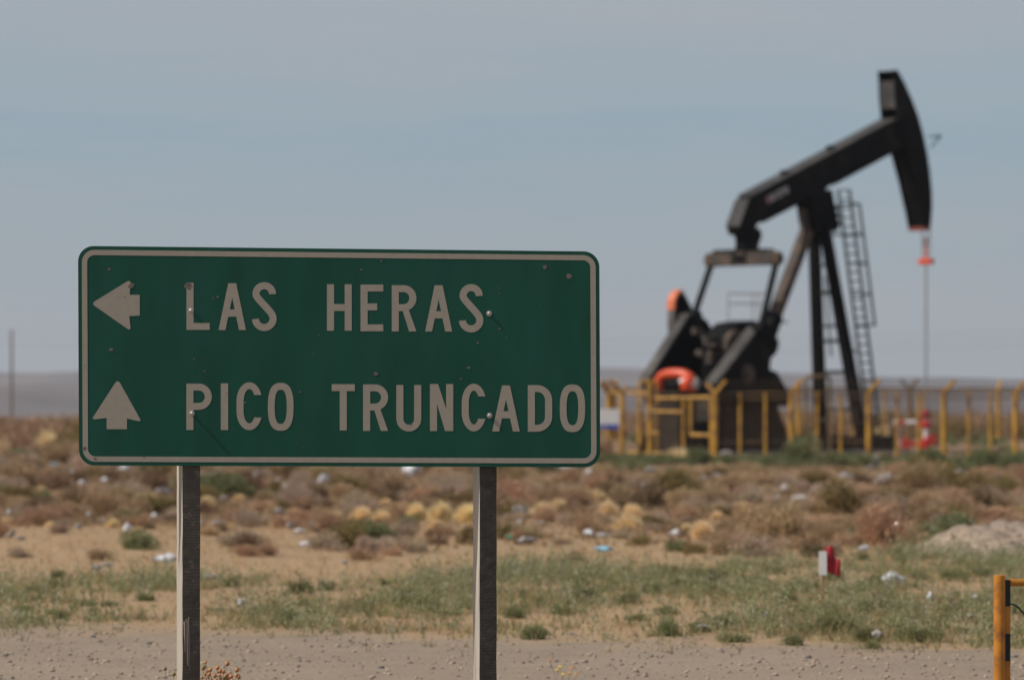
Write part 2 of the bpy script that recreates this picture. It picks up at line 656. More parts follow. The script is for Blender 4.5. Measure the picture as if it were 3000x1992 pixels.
def glyph(ch, x0, x1, y0, y1, w=20.5):
    """outline + holes in pixels (y down); a condensed road-sign alphabet"""
    W, H = x1 - x0, y1 - y0
    cx, cy = (x0 + x1) / 2, (y0 + y1) / 2
    h = w * 0.98
    if ch == 'L':
        return [(x0, y0), (x0 + w, y0), (x0 + w, y1 - h), (x1, y1 - h), (x1, y1), (x0, y1)], []
    if ch == 'I':
        return [(x0, y0), (x1, y0), (x1, y1), (x0, y1)], []
    if ch == 'T':
        return [(x0, y0), (x1, y0), (x1, y0 + h), (cx + w / 2, y0 + h), (cx + w / 2, y1), (cx - w / 2, y1), (cx - w / 2, y0 + h), (x0, y0 + h)], []
    if ch == 'H':
        return [(x0, y0), (x0 + w, y0), (x0 + w, cy - h / 2), (x1 - w, cy - h / 2), (x1 - w, y0), (x1, y0), (x1, y1), (x1 - w, y1),
                (x1 - w, cy + h / 2), (x0 + w, cy + h / 2), (x0 + w, y1), (x0, y1)], []
    if ch == 'E':
        m = cy - 3
        return [(x0, y0), (x1, y0), (x1, y0 + h), (x0 + w, y0 + h), (x0 + w, m - h / 2), (x1 - 18, m - h / 2), (x1 - 18, m + h / 2),
                (x0 + w, m + h / 2), (x0 + w, y1 - h), (x1, y1 - h), (x1, y1), (x0, y1)], []
    if ch == 'A':
        tw = 11.5
        def inner(y):      # inside of the legs at row y
            f = (y - y0) / H
            return cx - tw + (x0 + w * 1.02 - (cx - tw)) * f + 0, cx + tw - (cx + tw - (x1 - w * 1.02)) * f
        ybar0, ybar1 = y0 + H * 0.56, y0 + H * 0.715
        apex = y0 + H * 0.305
        def ins(y):
            f = (y - apex) / (y1 - apex)
            return cx - (cx - (x0 + w * 0.98)) * f, cx + ((x1 - w * 0.98) - cx) * f
        a0, a1 = ins(ybar1)
        b0, b1 = ins(ybar0)
        return ([(cx - tw, y0), (cx + tw, y0), (x1, y1), (x1 - w * 0.98, y1), (a1, ybar1), (a0, ybar1), (x0 + w * 0.98, y1), (x0, y1)],
                [[(cx, apex), (b1, ybar0), (b0, ybar0)]])
    if ch == 'N':
        return [(x0, y0), (x0 + w * 1.15, y0), (x1 - w, y0 + H * 0.53), (x1 - w, y0), (x1, y0), (x1, y1), (x1 - w * 1.15, y1),
                (x0 + w, y0 + H * 0.42), (x0 + w, y1), (x0, y1)], []
    if ch == 'O':
        o = arcpts(cx, cy, 1, 1, 0, 360, 40)[:-1]
        def sup(px_, py_, rx, ry, e=2.6):
            a = math.atan2(py_ - cy, px_ - cx)
            c_, s_ = math.cos(a), math.sin(a)
            return cx + rx * math.copysign(abs(c_) ** (2 / e), c_), cy + ry * math.copysign(abs(s_) ** (2 / e), s_)
        return [sup(*p, W / 2, H / 2) for p in o], [[sup(*p, W / 2 - w * 0.96, H / 2 - h) for p in o]]
    if ch == 'D':
        rr = W * 0.62
        outr = [(x0, y0), (x1 - rr, y0)] + arcpts(x1 - rr, y0 + rr, rr, rr, -90, 0)[1:] + arcpts(x1 - rr, y1 - rr, rr, rr, 0, 90) + [(x0, y1)]
        ri = rr - w
        hole = [(x0 + w, y0 + h), (x1 - rr, y0 + h)] + arcpts(x1 - w - ri, y0 + h + ri, ri, ri, -90, 0)[1:] + arcpts(x1 - w - ri, y1 - h - ri, ri, ri, 0, 90) + [(x0 + w, y1 - h)]
        return outr, [hole]
    if ch in 'PR':
        yb = y0 + H * (0.565 if ch == 'P' else 0.56)
        r = (yb - y0) / 2
        ri = r - h
        hole = [(x0 + w, y0 + h), (x1 - r, y0 + h)] + arcpts(x1 - r, y0 + r, r - w, ri, -90, 90)[1:] + [(x0 + w, yb - h)]
        if ch == 'P':
            return [(x0, y0), (x1 - r, y0)] + arcpts(x1 - r, y0 + r, r, r, -90, 90)[1:] + [(x0 + w, yb), (x0 + w, y1), (x0, y1)], [hole]
        k = arcpts(x1 - r, y0 + r, r, r, -90, 66)[1:]
        return ([(x0, y0), (x1 - r, y0)] + k + [(x1, y1), (x1 - w * 1.05, y1), (x1 - r - 2, yb), (x0 + w, yb), (x0 + w, y1), (x0, y1)], [hole])
    if ch == 'U':
        r = W / 2
        return [(x0, y0), (x0 + w, y0), (x0 + w, y1 - r * 1.02)] + [(p[0], p[1]) for p in arcpts(cx, y1 - r * 1.02, r - w, r * 1.02 - h, 180, 0)][1:] + \
               [(x1 - w, y0), (x1, y0)] + arcpts(cx, y1 - r * 1.02, r, r * 1.02, 0, 180), []
    if ch == 'C':
        ry = H * 0.40
        r = W / 2
        yt, ybm = y0 + ry, y1 - ry
        outr = arcpts(cx, yt, r, ry, -12, -180, 18) + arcpts(cx, ybm, r, ry, 180, 12, 18)
        inn = arcpts(cx, ybm, r - w, ry - h, 20, 180, 18) + arcpts(cx, yt, r - w, ry - h, -180, -20, 18)
        outr[0] = (x1 - 2, y0 + H * 0.265)
        outr[-1] = (x1, y1 - H * 0.265)
        inn[0] = (x1 - w - 0.5, y1 - H * 0.265)
        inn[-1] = (x1 - w - 2, y0 + H * 0.265)
        return outr + inn, []
    if ch == 'S':
        # thick stroke along a centre line
        r = W / 2 - w / 2
        ct = (cx, y0 + h / 2 + r)
        cb = (cx, y1 - h / 2 - r)
        rt = r * 0.93
        P = arcpts(cx, y0 + h / 2 + rt, rt, rt, 2, -190, 22)
        Q = arcpts(cx, y1 - h / 2 - r, r, r, -20, 178, 22)
        path = [Vector(p) for p in P]
        q0, q1 = Vector(P[-1]), Vector(Q[0])
        for k in range(1, 8):
            f = k / 8
            t0 = Vector((rt * 0.35, rt * 1.15))
            h00, h10, h01, h11 = 2 * f**3 - 3 * f**2 + 1, f**3 - 2 * f**2 + f, -2 * f**3 + 3 * f**2, f**3 - f**2
            path.append(q0 * h00 + t0 * 1.2 * h10 + q1 * h01 + Vector((r * 0.35, r * 1.15)) * 1.2 * h11)
        path += [Vector(p) for p in Q]
        L, Rr = [], []
        for k in range(len(path)):
            a = path[max(0, k - 1)]
            b = path[min(len(path) - 1, k + 1)]
            d = (b - a).normalized()
            nrm = Vector((-d.y, d.x))
            L.append(tuple(path[k] + nrm * w / 2))
            Rr.append(tuple(path[k] - nrm * w / 2))
        return L + Rr[::-1], []


ROWS = [('L', 546.4, 614.3, 828.6, 966.5), ('A', 640.2, 720.5, 830, 967), ('S', 738, 810.3, 827, 969.6), ('H', 958, 1030.4, 833, 969),
        ('E', 1056.3, 1122.8, 834, 970.5), ('R', 1147.8, 1220, 835.7, 971), ('A', 1245.5, 1324.6, 836, 971.4), ('S', 1344.6, 1416, 832.6, 973.7),
        ('P', 546, 620.5, 1123.7, 1259.4), ('I', 647, 668.3, 1123, 1259.4), ('C', 692.9, 767.9, 1119.6, 1260), ('O', 784.8, 859.8, 1121.4, 1261.6),
        ('T', 971.9, 1039.3, 1125.4, 1260.7), ('R', 1063.8, 1137, 1126, 1262), ('U', 1161.2, 1234, 1127.7, 1263.8), ('N', 1259.8, 1327.7, 1125, 1262.5),
        ('C', 1352.7, 1423.7, 1124, 1263.4), ('A', 1442, 1522.8, 1129, 1263.8), ('D', 1546.4, 1617.4, 1128, 1264.3), ('O', 1640, 1714, 1126, 1265.6)]
for ch, x0, x1, y0, y1 in ROWS:
    o_, h_ = glyph(ch, x0, x1, y0, y1)
    MB().prism(o_, h_, sg, 0.0012, -0.001).build('letter', M_white, sign)


def rounded(pts, rad):
    """round the corners of a polygon; rad per vertex"""
    P = []
    n = len(pts)
    for k in range(n):
        p = Vector(pts[k])
        a, b = Vector(pts[k - 1]), Vector(pts[(k + 1) % n])
        r = rad[k]
        if r <= 0:
            P.append(tuple(p))
            continue
        da, db = (a - p).normalized(), (b - p).normalized()
        for q in range(7):
            f = q / 6
            P.append(tuple((p + da * r) * (1 - f) ** 2 + p * 2 * f * (1 - f) + (p + db * r) * f ** 2))
    return P


def c4(pts):
    return [(200 + x / 2.24, 700 + y / 2.24) for x, y in pts]


arrow_l = rounded(c4([(152, 424), (400, 262), (428, 290), (402, 367), (469, 367), (469, 503), (400, 507), (412, 606), (388, 594)]), [12, 9, 6, 0, 0, 0, 0, 12, 3])
arrow_l = rounded(c4([(150, 424), (412, 264), (402, 367), (469, 367), (469, 503), (400, 507), (411, 606)]), [14, 16, 0, 0, 0, 0, 14])
arrow_u = rounded(c4([(325, 918), (482, 1200), (385, 1178), (385, 1248), (252, 1248), (252, 1174), (152, 1186)]), [16, 12, 0, 0, 0, 0, 12])
MB().prism(arrow_l, [], sg, 0.0012, -0.001).build('arrow', M_white, sign)
MB().prism(arrow_u, [], sg, 0.0012, -0.001).build('arrow', M_white, sign)

for bx, by, ln in ((559.4, 909.8, 0.008), (561.6, 1210.3, 0.029), (1432.6, 918.3, 0.009), (1433.9, 1217, 0.009)):
    p = sg(bx, by)
    m = Matrix.Translation(p) @ Matrix.Rotation(R(90), 4, 'X')
    b = MB()
    b.lathe([(0.013, 0.0), (0.013, 0.002), (0.0095, 0.0022), (0.0095, 0.004)], 14, m)
    b.lathe([(0.0055, 0.003), (0.0055, ln - 0.004), (0.009, ln - 0.0035), (0.0085, ln), (0.004, ln + 0.003)], 12, m)
    b.build('bolt', M_bolt, sign, smooth=False)
chips = [(552.7, 838, 13), (384, 838, 9), (326, 1023.7, 6), (319.6, 788.5, 4.5), (1667, 810, 8), (1596, 782, 6), (1102, 1095, 6.5), (1373, 1077, 4),
         (637, 869.5, 3.2), (624, 873, 2.8), (878, 1148, 2.5), (568, 1051, 2.6), (599, 1088, 3), (1400, 1004, 3.2), (1483, 990, 2.6), (246, 1314, 6),
         (279, 1344, 5), (422, 1340, 2.5), (1204, 1244, 3.5), (1058, 790, 2.8), (1118, 765, 2.6), (1350, 1110, 3), (1464, 963, 2.6), (365, 870, 1.8), (934, 982, 2),
         (919, 1037, 1.8), (1461, 844, 2), (1463, 860, 2), (1581, 896, 1.8), (717, 1179, 3), (664, 1154, 1.6), (249, 1069, 1.8), (325, 930, 1.8), (888, 1311, 1.6)]
for cx_, cy_, r_ in chips:
    n = 9
    pl = []
    for k in range(n):
        a = 2 * math.pi * k / n
        rr = r_ * rng.uniform(0.65, 1.15)
        pl.append((cx_ + rr * math.cos(a) * 1.15, cy_ + rr * math.sin(a)))
    MB().prism(pl, [], sg, 0.0018, 0.0).build('paint_chip', M_chip, sign)

# wooden posts behind the panel
M_pale = material('weathered_pale_wood', (0.44, 0.385, 0.315), 0.9, var=0.18, scale=18, stretch=(1, 1, 0.08), alt=(0.30, 0.26, 0.22), alt_amt=0.35, alt_scale=14, bump=0.5, bump_scale=60)


def post_front_material(name, base, alt, rib):
    m = material(name, base, 0.85, var=0.2, scale=26, stretch=(1, 1, 1.4), alt=alt, alt_amt=0.12, alt_scale=30, bump=0.25, bump_scale=90, spec=0.25)
    t = m.node_tree
    b = t.nodes['Principled BSDF']
    tcx = nn(t, 'ShaderNodeTexCoord')
    w = nn(t, 'ShaderNodeTexWave', wave_type='BANDS', bands_direction='Z')
    w.inputs['Scale'].default_value = 22
    w.inputs['Distortion'].default_value = 14.0
    w.inputs['Detail'].default_value = 4
    w.inputs['Detail Scale'].default_value = 0.25
    t.links.new(tcx.outputs['Object'], w.inputs['Vector'])
    bp = nn(t, 'ShaderNodeBump')
    bp.inputs['Strength'].default_value = rib
    bp.inputs['Distance'].default_value = 0.004
    t.links.new(w.outputs['Fac'], bp.inputs['Height'])
    old = b.inputs['Normal'].links[0].from_socket
    t.links.new(old, bp.inputs['Normal'])
    t.links.new(bp.outputs[0], b.inputs['Normal'])
    return m


M_front = post_front_material('shaded_sawn_wood', (0.088, 0.076, 0.062), (0.15, 0.128, 0.10), 0.22)  # front turned from the sun: its shade is put into the wood colour
M_front2 = post_front_material('shaded_smooth_wood', (0.058, 0.052, 0.045), (0.085, 0.073, 0.06), 0.07)  # smoother front, likewise darkened in colour for its shade


M_torn = material('torn_wood', (0.22, 0.18, 0.14), 0.9, var=0.3, scale=40, stretch=(1, 1, 0.1))


def wood_post(cxpx, width, depth, yaw, mfront, splinter):
    """square post standing in the ground: sawn faces as stacked slabs with slightly uneven edges"""
    p = sg(cxpx, 1300)
    c = Vector((p.x, 0.0045 + depth / 2 + 0.012, 0))
    rot = Matrix.Rotation(R(yaw), 3, 'Z')
    zs = [-0.4 + 2.68 * k / 40 for k in range(41)]
    V, Fc, mi = [], [], []
    rg = random.Random(int(cxpx))
    for z in zs:
        j = [rg.uniform(-0.0012, 0.0012) for _ in range(4)]
        for k, (sx, sy) in enumerate(((-1, -1), (1, -1), (1, 1), (-1, 1))):
            q = rot @ Vector((sx * width / 2 + j[k], sy * depth / 2 + j[(k + 1) % 4], 0))
            V.append(c + q + Vector((0, 0, z)))
    mats = []
    for a in range(len(zs) - 1):
        for k in range(4):
            k2 = (k + 1) % 4
            Fc.append((a * 4 + k, a * 4 + k2, a * 4 + 4 + k2, a * 4 + 4 + k))
            mats.append(1 if k == 0 or k == 2 else 0)
    Fc.append((3, 2, 1, 0))
    n = 4 * (len(zs) - 1)
    Fc.append((n, n + 1, n + 2, n + 3))
    mats += [0, 0]
    me = bpy.data.meshes.new('post')
    me.from_pydata([tuple(v) for v in V], [], Fc)
    me.materials.append(M_pale)
    me.materials.append(mfront)
    me.polygons.foreach_set('material_index', mats)
    me.update()
    o = bpy.data.objects.new('post', me)
    col.objects.link(o)
    o.parent = sign
    if splinter:
        # torn strip of bare wood low on the front face
        for dx, z0, z1, w, m_ in ((-0.022, 0.46, 0.67, 0.016, M_torn), (-0.013, 0.44, 0.68, 0.0035, M_pale), (-0.034, 0.52, 0.66, 0.005, M_pale)):
            q0 = c + rot @ Vector((dx + 0.006, -depth / 2 - 0.001, 0)) + Vector((0, 0, z0))
            q1 = c + rot @ Vector((dx, -depth / 2 - 0.002, 0)) + Vector((0, 0, z1))
            MB().bar(q0, q1, w * 0.25, 0.004, up=Vector((0, 1, 0)), w2=w).build('splinter', m_, o)
    return o


wood_post(555, 0.082, 0.12, 9.0, M_front, True)
wood_post(1428, 0.080, 0.145, 4.5, M_front2, False)

# ------------------------------------------------------------------ pumping unit
M_dark = material('grimy_black_paint', (0.006, 0.006, 0.006), 0.65, var=0.35, scale=1.6, alt=(0.016, 0.0135, 0.0115), alt_amt=0.2, alt_scale=1.2, spec=0.08)
M_rustd = material('dusty_rusted_steel', (0.058, 0.047, 0.040), 0.8, var=0.3, scale=2.5, alt=(0.105, 0.068, 0.045), alt_amt=0.5, alt_scale=2.0)
M_grey = material('sunlit_guard_steel', (0.105, 0.098, 0.090), 0.75, var=0.3, scale=2.0, alt=(0.16, 0.14, 0.12), alt_amt=0.4, alt_scale=1.5)  # grey with the sunlight mixed in, for the belt guard's edge
M_skid = material('oily_brown_steel', (0.022, 0.016, 0.012), 0.8, var=0.3, scale=1.5, alt=(0.05, 0.035, 0.024), alt_amt=0.3, alt_scale=1.0, spec=0.2)
M_orange = material('orange_paint', (0.66, 0.17, 0.07), 0.5, var=0.12, scale=3)
M_redor = material('red_orange_paint', (0.62, 0.075, 0.022), 0.35, var=0.12, scale=3)
M_greyd = material('sunlit_dark_steel', (0.050, 0.048, 0.047), 0.75, var=0.3, scale=2.0, alt=(0.075, 0.068, 0.062), alt_amt=0.4, alt_scale=1.5, spec=0.2)  # paler copy of the black steel for sun-facing plates, light coloured in
M_rim = material('sunlit_crank_steel', (0.060, 0.056, 0.052), 0.75, var=0.35, scale=2.0, alt=(0.095, 0.082, 0.07), alt_amt=0.4, alt_scale=1.5, spec=0.2)  # crank edge tone with the sunlight coloured in
M_toe = material('rusty_red_paint', (0.20, 0.04, 0.022), 0.6, var=0.3, scale=4)
M_ladder = material('dark_green_steel', (0.022, 0.033, 0.029), 0.7, var=0.2, scale=4)
M_cable = material('steel_cable', (0.30, 0.31, 0.31), 0.5, metal=0.3)
M_plate = material('name_plate_grey', (0.32, 0.31, 0.32), 0.6, var=0.2, scale=6, alt=(0.10, 0.09, 0.09), alt_amt=0.4, alt_scale=7)
M_red = material('red_valve_paint', (0.55, 0.03, 0.03), 0.45, var=0.15, scale=8)
M_embl = material('faded_emblem', (0.30, 0.14, 0.14), 0.6)
M_offw = material('white_paint', (0.72, 0.70, 0.68), 0.5, var=0.06, scale=8)
M_blue = material('blue_paint', (0.05, 0.10, 0.42), 0.5)
M_conc = material('concrete', (0.30, 0.27, 0.24), 0.9, var=0.2, scale=2, bump=0.3)

PHI = R(45)
PY0 = 152.0
PX0 = (2395 - 1500) / F * PY0
u_s, u_c = math.sin(PHI), math.cos(PHI)
pj = empty('pumping_unit', (PX0, PY0, 0), PHI)
tag(pj, 'black oil well pumping unit with tilted walking beam and raised curved horsehead', 'pumpjack')


def pl(px, py, v=0.0):
    """(s, z) of a pixel on the unit's vertical plane at lateral offset v (towards the road)"""
    k = (px - 1500) / F
    s = (k * (PY0 - v * u_c) - PX0 - v * u_s) / (u_c - k * u_s)
    Y = PY0 + s * u_s - v * u_c
    return s, CH + (HZ - py) / F * Y


def L(s, v, z):
    return Vector((s, -v, z))


def P(px, py, v=0.0):
    s, z = pl(px, py, v)
    return L(s, v, z)


def plate(pts, v_ref, v1, v2):
    poly = [pl(x, y, v_ref) for x, y in pts]
    return MB().prism(poly, [], lambda a, b, d: L(a, d, b), v1, v2)


BW = 0.62      # beam width
vb = BW / 2
beam_px = [(2197, 580), (2664, 330), (2664, 420), (2430, 545), (2405, 572), (2380, 575), (2350, 588), (2222, 655), (2213, 672), (2192, 690), (2172, 686), (2167, 664)]
walking = plate(beam_px, vb, vb, -vb).build('walking_beam', M_dark, pj, bevel=0.03)
# flanges along the beam's top and bottom edges
a_, b_ = pl(2205, 574, vb), pl(2622, 351, vb)
MB().bar(L(a_[0], 0, a_[1] + 0.02), L(b_[0], 0, b_[1] + 0.02), BW + 0.10, 0.07, up=Vector((0, 0, 1))).build('flange', M_greyd, walking, bevel=0.01)  # sunlit top of the beam: the light is in this paler colour
a_, b_ = pl(2235, 650, vb), pl(2350, 590, vb)
MB().bar(L(a_[0], 0, a_[1]), L(b_[0], 0, b_[1]), BW + 0.10, 0.06).build('flange', M_dark, walking, bevel=0.01)
a_, b_ = pl(2440, 541, vb), pl(2615, 446, vb)
MB().bar(L(a_[0], 0, a_[1]), L(b_[0], 0, b_[1]), BW + 0.10, 0.06).build('flange', M_dark, walking, bevel=0.01)
for x, y in ((2434, 441), (2299, 514)):
    s_, z_ = pl(x, y, 0)
    MB().box(L(s_, 0, z_ + 0.05), (0.30, 0.22, 0.24)).build('lug', M_dark, walking, bevel=0.03)
# rear end plate; its sunlight is put into the lighter colour
a_, b_ = pl(2196, 584, vb), pl(2168, 664, vb)
MB().bar(L(a_[0] - 0.03, 0, a_[1]), L(b_[0] - 0.03, 0, b_[1]), BW + 0.02, 0.05, up=Vector((1, 0, 0.3))).build('end_plate', M_greyd, walking, bevel=0.01)
# maker's plate on the web
q = [pl(x, y, vb) for x, y in ((2242, 578), (2306, 544), (2312, 563), (2249, 598))]
MB().prism(q, [], lambda a, b, d: L(a, d, b), vb + 0.012, vb - 0.01).build('name_plate', M_plate, walking)
q = [pl(x, y, vb) for x, y in ((2243, 579), (2255, 573), (2260, 590), (2249, 597))]
MB().prism(q, [], lambda a, b, d: L(a, d, b), vb + 0.016, vb + 0.008).build('emblem', M_embl, walking)

# horsehead: two side plates, curved face, back plate
HW = 0.78
vh = HW / 2
head_curve = [(2630, 206), (2652, 246), (2674, 296), (2692, 345), (2706, 398), (2717, 450), (2725, 505), (2730, 560), (2731, 610), (2727, 660), (2726, 668)]
head_in = [(2710, 668), (2702, 625), (2682, 535), (2656, 438), (2630, 345), (2624, 290), (2622, 230), (2620, 206)]
horse = plate(head_curve + head_in, vh, vh, vh - 0.06).build('horsehead', M_dark, pj)
plate(head_curve + head_in, vh, -vh, -vh + 0.06).build('side_plate', M_dark, horse)
cur = [pl(x, y, vh) for x, y in head_curve]
b = MB()
n0 = len(cur)
pts_o = cur
pts_i = []
for k in range(n0):
    a1 = Vector(cur[max(0, k - 1)])
    a2 = Vector(cur[min(n0 - 1, k + 1)])
    d = (a2 - a1).normalized()
    nrm = Vector((d.y, -d.x))
    pts_i.append(tuple(Vector(cur[k]) + nrm * 0.06))
b.prism(list(pts_o) + pts_i[::-1], [], lambda a, c, d: L(a, d, c), vh - 0.005, -vh + 0.005)
b.build('curved_face', M_dark, horse)
b = MB()
bk = [pl(x, y, vh) for x, y in ((2622, 236), (2623, 290), (2625, 318))]
for k in range(2):
    b.bar(L(bk[k][0] + 0.05, 0, bk[k][1]), L(bk[k + 1][0] + 0.05, 0, bk[k + 1][1]), HW - 0.13, 0.05, up=Vector((1, 0, 0)))
b.build('back_plate', M_greyd, horse)  # paler than the side plates, sunlight mixed into its tone
s1, z1 = pl(2620, 208, vh)
s2, z2 = pl(2632, 208, vh)
MB().bar(L(s1 + 0.02, 0, z1 - 0.02), L(s2 - 0.02, 0, z2 - 0.02), HW - 0.13, 0.06).build('top_cap', M_dark, horse)
b = MB()
bk = [pl(x, y, vh) for x, y in ((2660, 442), (2684, 535), (2711, 664))]
for k in range(2):
    b.bar(L(bk[k][0] + 0.08, 0, bk[k][1]), L(bk[k + 1][0] + 0.08, 0, bk[k + 1][1]), HW - 0.13, 0.05, up=Vector((1, 0, 0)))
b.build('lower_back_plate', M_dark, horse)
s1, z1 = pl(2710, 672, vh)
s2, z2 = pl(2726, 672, vh)
MB().bar(L(s1, 0, z1 + 0.02), L(s2, 0, z2 + 0.02), HW + 0.03, 0.13).build('painted_toe', M_toe, horse, bevel=0.02)
# small bracket on the face
b = MB()
b.tube([P(2722, 402, -0.3), P(2757, 398, -0.3)], 0.03, 6)
b.tube([P(2728, 432, -0.3), P(2757, 398, -0.3)], 0.03, 6)
b.tube([P(2745, 403, -0.3), P(2757, 398, -0.1), P(2743, 399, 0.1)], 0.025, 6)
b.build('bracket', M_ladder, horse)

# bridle cables, carrier bar, polished rod
b = MB()
sc_, zc_ = pl(2713, 768)
for dv in (-0.16, 0.16):
    st, zt = pl(2713, 664)
    b.tube([L(sc_, dv, zt), L(sc_, dv, zc_)], 0.028, 6)
b.build('bridle', M_cable, pj)
b = MB()
b.box(L(sc_, 0, zc_ + 0.02), (0.24, 0.60, 0.2))
b.build('carrier_bar', M_redor, pj, bevel=0.03)
b = MB()
b.tube([L(sc_, 0, zc_ + 0.9), L(sc_, 0, zc_ + 0.1)], 0.05, 8)
b.build('rod_clamp', M_redor, pj)
ROD_S = sc_
b = MB()
b.tube([L(sc_, 0, zc_), L(sc_, 0, 1.5)], 0.038, 8)
b.build('polished_rod', M_cable, pj)

# Samson post: two front legs, rear leg, saddle bearing
sp_top = pl(2393, 600)
b = MB()
b.prism([pl(x, y) for x, y in ((2352, 592), (2372, 566), (2418, 556), (2424, 588), (2432, 630), (2440, 668), (2430, 680), (2366, 680), (2358, 640))], [],
        lambda a, c, d: L(a, d, c), 0.34, -0.34)
saddle = b.build('saddle_bearing', M_dark, pj, bevel=0.05)
b = MB()
for k in range(3):
    s_, z_ = pl(2430 + 4 * k, 610 + 22 * k)
    b.box(L(s_, 0.36, z_), (0.16, 0.16, 0.16))
b.build('bearing_bolts', M_dark, saddle, bevel=0.02)
top_f = pl(2398, 650)
VL = 1.02
foot_a = pl(2407, 1345, -VL)
foot_b = pl(2537, 1345, VL)
sf = (foot_a[0] + foot_b[0]) / 2
legs = {}
for v0, v1 in ((-0.22, -VL), (0.22, VL)):
    b = MB()
    b.bar(L(top_f[0], v0, top_f[1]), L(sf, v1, -0.1), 0.34, 0.30, up=Vector((1, 0, 0)), w2=0.38, h2=0.34)
    legs[v1] = b.build('leg', M_dark, pj, bevel=0.02)


def legpt(v1, z):
    v0 = 0.22 if v1 > 0 else -0.22
    f = (top_f[1] - z) / (top_f[1] + 0.1)
    return L(top_f[0] + (sf - top_f[0]) * f, v0 + (v1 - v0) * f, z)


for py, th in ((700, 0.10), (716, 0.12), (778, 0.10), (858, 0.16), (955, 0.10), (999, 0.13), (1090, 0.13), (1200, 0.13)):
    z = pl(2430, py)[1]
    MB().bar(legpt(-VL, z), legpt(VL, z), 0.10, th).build('cross_brace', M_ladder, pj)
MB().tube([legpt(-VL, 3.5) * 0.55 + legpt(VL, 3.5) * 0.45, legpt(-VL, 6.3) * 0.45 + legpt(VL, 6.3) * 0.55], 0.04, 6).build('conduit', M_ladder, pj)
# rear leg
b = MB()
b.bar(P(2362, 612), P(2362, 684), 0.34, 0.30, up=Vector((1, 0, 0)))
b.bar(P(2364, 676), P(2258, 955), 0.40, 0.34, up=Vector((1, 0, 0)))
rear_leg = b.build('rear_leg', M_rustd, pj, bevel=0.02)
b = MB()
b.bar(P(2268, 922), P(2240, 1000), 0.52, 0.46, up=Vector((1, 0, 0)))
b.build('leg_socket', M_dark, rear_leg, bevel=0.03)

# ladder with back guard
lt = [pl(2455, 556, 0.0), pl(2548, 1340, 0.0)]
VLd = 0.30
lc = 1.15   # ladder stands beside the near leg
t_top = pl(2472, 556, lc)
t_bot = pl(2572, 1340, lc)


def lad(f, v, off=0.0):
    return L(t_top[0] + (t_bot[0] - t_top[0]) * f + off, v, t_top[1] + (t_bot[1] - t_top[1]) * f)


v_l, v_r = lc - 0.26, lc + 0.26
ladder = None
for v in (v_l, v_r):
    o = MB().bar(lad(0, v), lad(1.0, v), 0.055, 0.085, up=Vector((1, 0, 0))).build('ladder_rail', M_ladder, pj)
nr = 30
for k in range(nr):
    f = 0.002 + 0.98 * k / (nr - 1)
    MB().tube([lad(f, v_l), lad(f, v_r)], 0.027, 6).build('ladder_rung', M_ladder, pj)
for k, py in enumerate((597, 685, 770, 860, 950)):
    f = (py - 556) / (1340 - 556)
    pts = [lad(f, v_r)] + [lad(f, lc + 0.30 * math.cos(R(a)), 0.05 + 0.66 * math.sin(R(a))) for a in range(0, 181, 20)] + [lad(f, v_l)]
    MB().tube(pts, 0.035, 6).build('guard_hoop', M_ladder, pj)
for a in (50, 90, 130):
    MB().tube([lad((597 - 556) / 784, lc + 0.30 * math.cos(R(a)), 0.05 + 0.66 * math.sin(R(a))), lad((950 - 556) / 784, lc + 0.30 * math.cos(R(a)), 0.05 + 0.66 * math.sin(R(a)))], 0.025, 6).build('guard_bar', M_ladder, pj)
for f in (0.165, 0.60):
    q0 = lad(f, v_l)
    MB().bar(q0, legpt(VL, q0.z), 0.07, 0.07).build('ladder_bracket', M_ladder, pj)

# equalizer bar hanging from the beam's tail, and the two pitman arms
s_eq, z_eq = pl(2178, 760)
EL = 1.60
b = MB()
prof = [(-EL + 0.32, z_eq - 0.22), (EL - 0.32, z_eq - 0.22), (EL - 0.10, z_eq - 0.14), (EL - 0.08, z_eq + 0.10), (EL - 0.38, z_eq + 0.30), (-EL + 0.38, z_eq + 0.30), (-EL + 0.08, z_eq + 0.10), (-EL + 0.10, z_eq - 0.14)]
b.prism(prof, [], lambda a, c, d: L(s_eq + d, a, c), -0.22, 0.22)
eq = b.build('equalizer', M_rustd, pj, bevel=0.04)
b = MB()
b.bar(L(s_eq, -EL + 0.4, z_eq + 0.31), L(s_eq, EL - 0.4, z_eq + 0.31), 0.52, 0.06)
b.build('top_flange', M_dark, eq, bevel=0.01)
b = MB()
for v in (-0.28, 0.28):
    b.box(L(s_eq - 0.225, v, z_eq + 0.06), (0.06, 0.10, 0.44))
b.box(L(s_eq - 0.23, 0, z_eq + 0.02), (0.04, 0.32, 0.26))
b.build('gusset', M_dark, eq, bevel=0.01)
hang = MB()
hang.prism([pl(x, y) for x, y in ((2160, 672), (2212, 668), (2220, 690), (2212, 712), (2206, 738), (2166, 738), (2168, 706))], [], lambda a, c, d: L(a, d, c), 0.24, -0.24)
hang.build('equalizer_bearing', M_dark, pj, bevel=0.05)
for v, bot in ((-EL + 0.1, (2032, 928)), (EL - 0.1, (2229, 962))):
    o = MB().lathe([(0.20, -0.16), (0.25, -0.12), (0.25, 0.12), (0.20, 0.16)], 14, Matrix.Translation(L(s_eq, v, z_eq)) @ Matrix.Rotation(R(90), 4, 'Y')).build('wrist_bearing', M_rustd, pj)
    sb, zb = pl(bot[0], bot[1], v)
    pit = MB().bar(L(s_eq, v, z_eq - 0.15), L(sb, v, zb), 0.17, 0.17, up=Vector((1, 0, 0))).build('pitman_arm', M_dark, pj, bevel=0.015)
    MB().lathe([(0.22, -0.22), (0.22, 0.22)], 14, Matrix.Translation(L(sb, v, zb)) @ Matrix.Rotation(R(90), 4, 'X')).build('crank_pin', M_dark, pit)

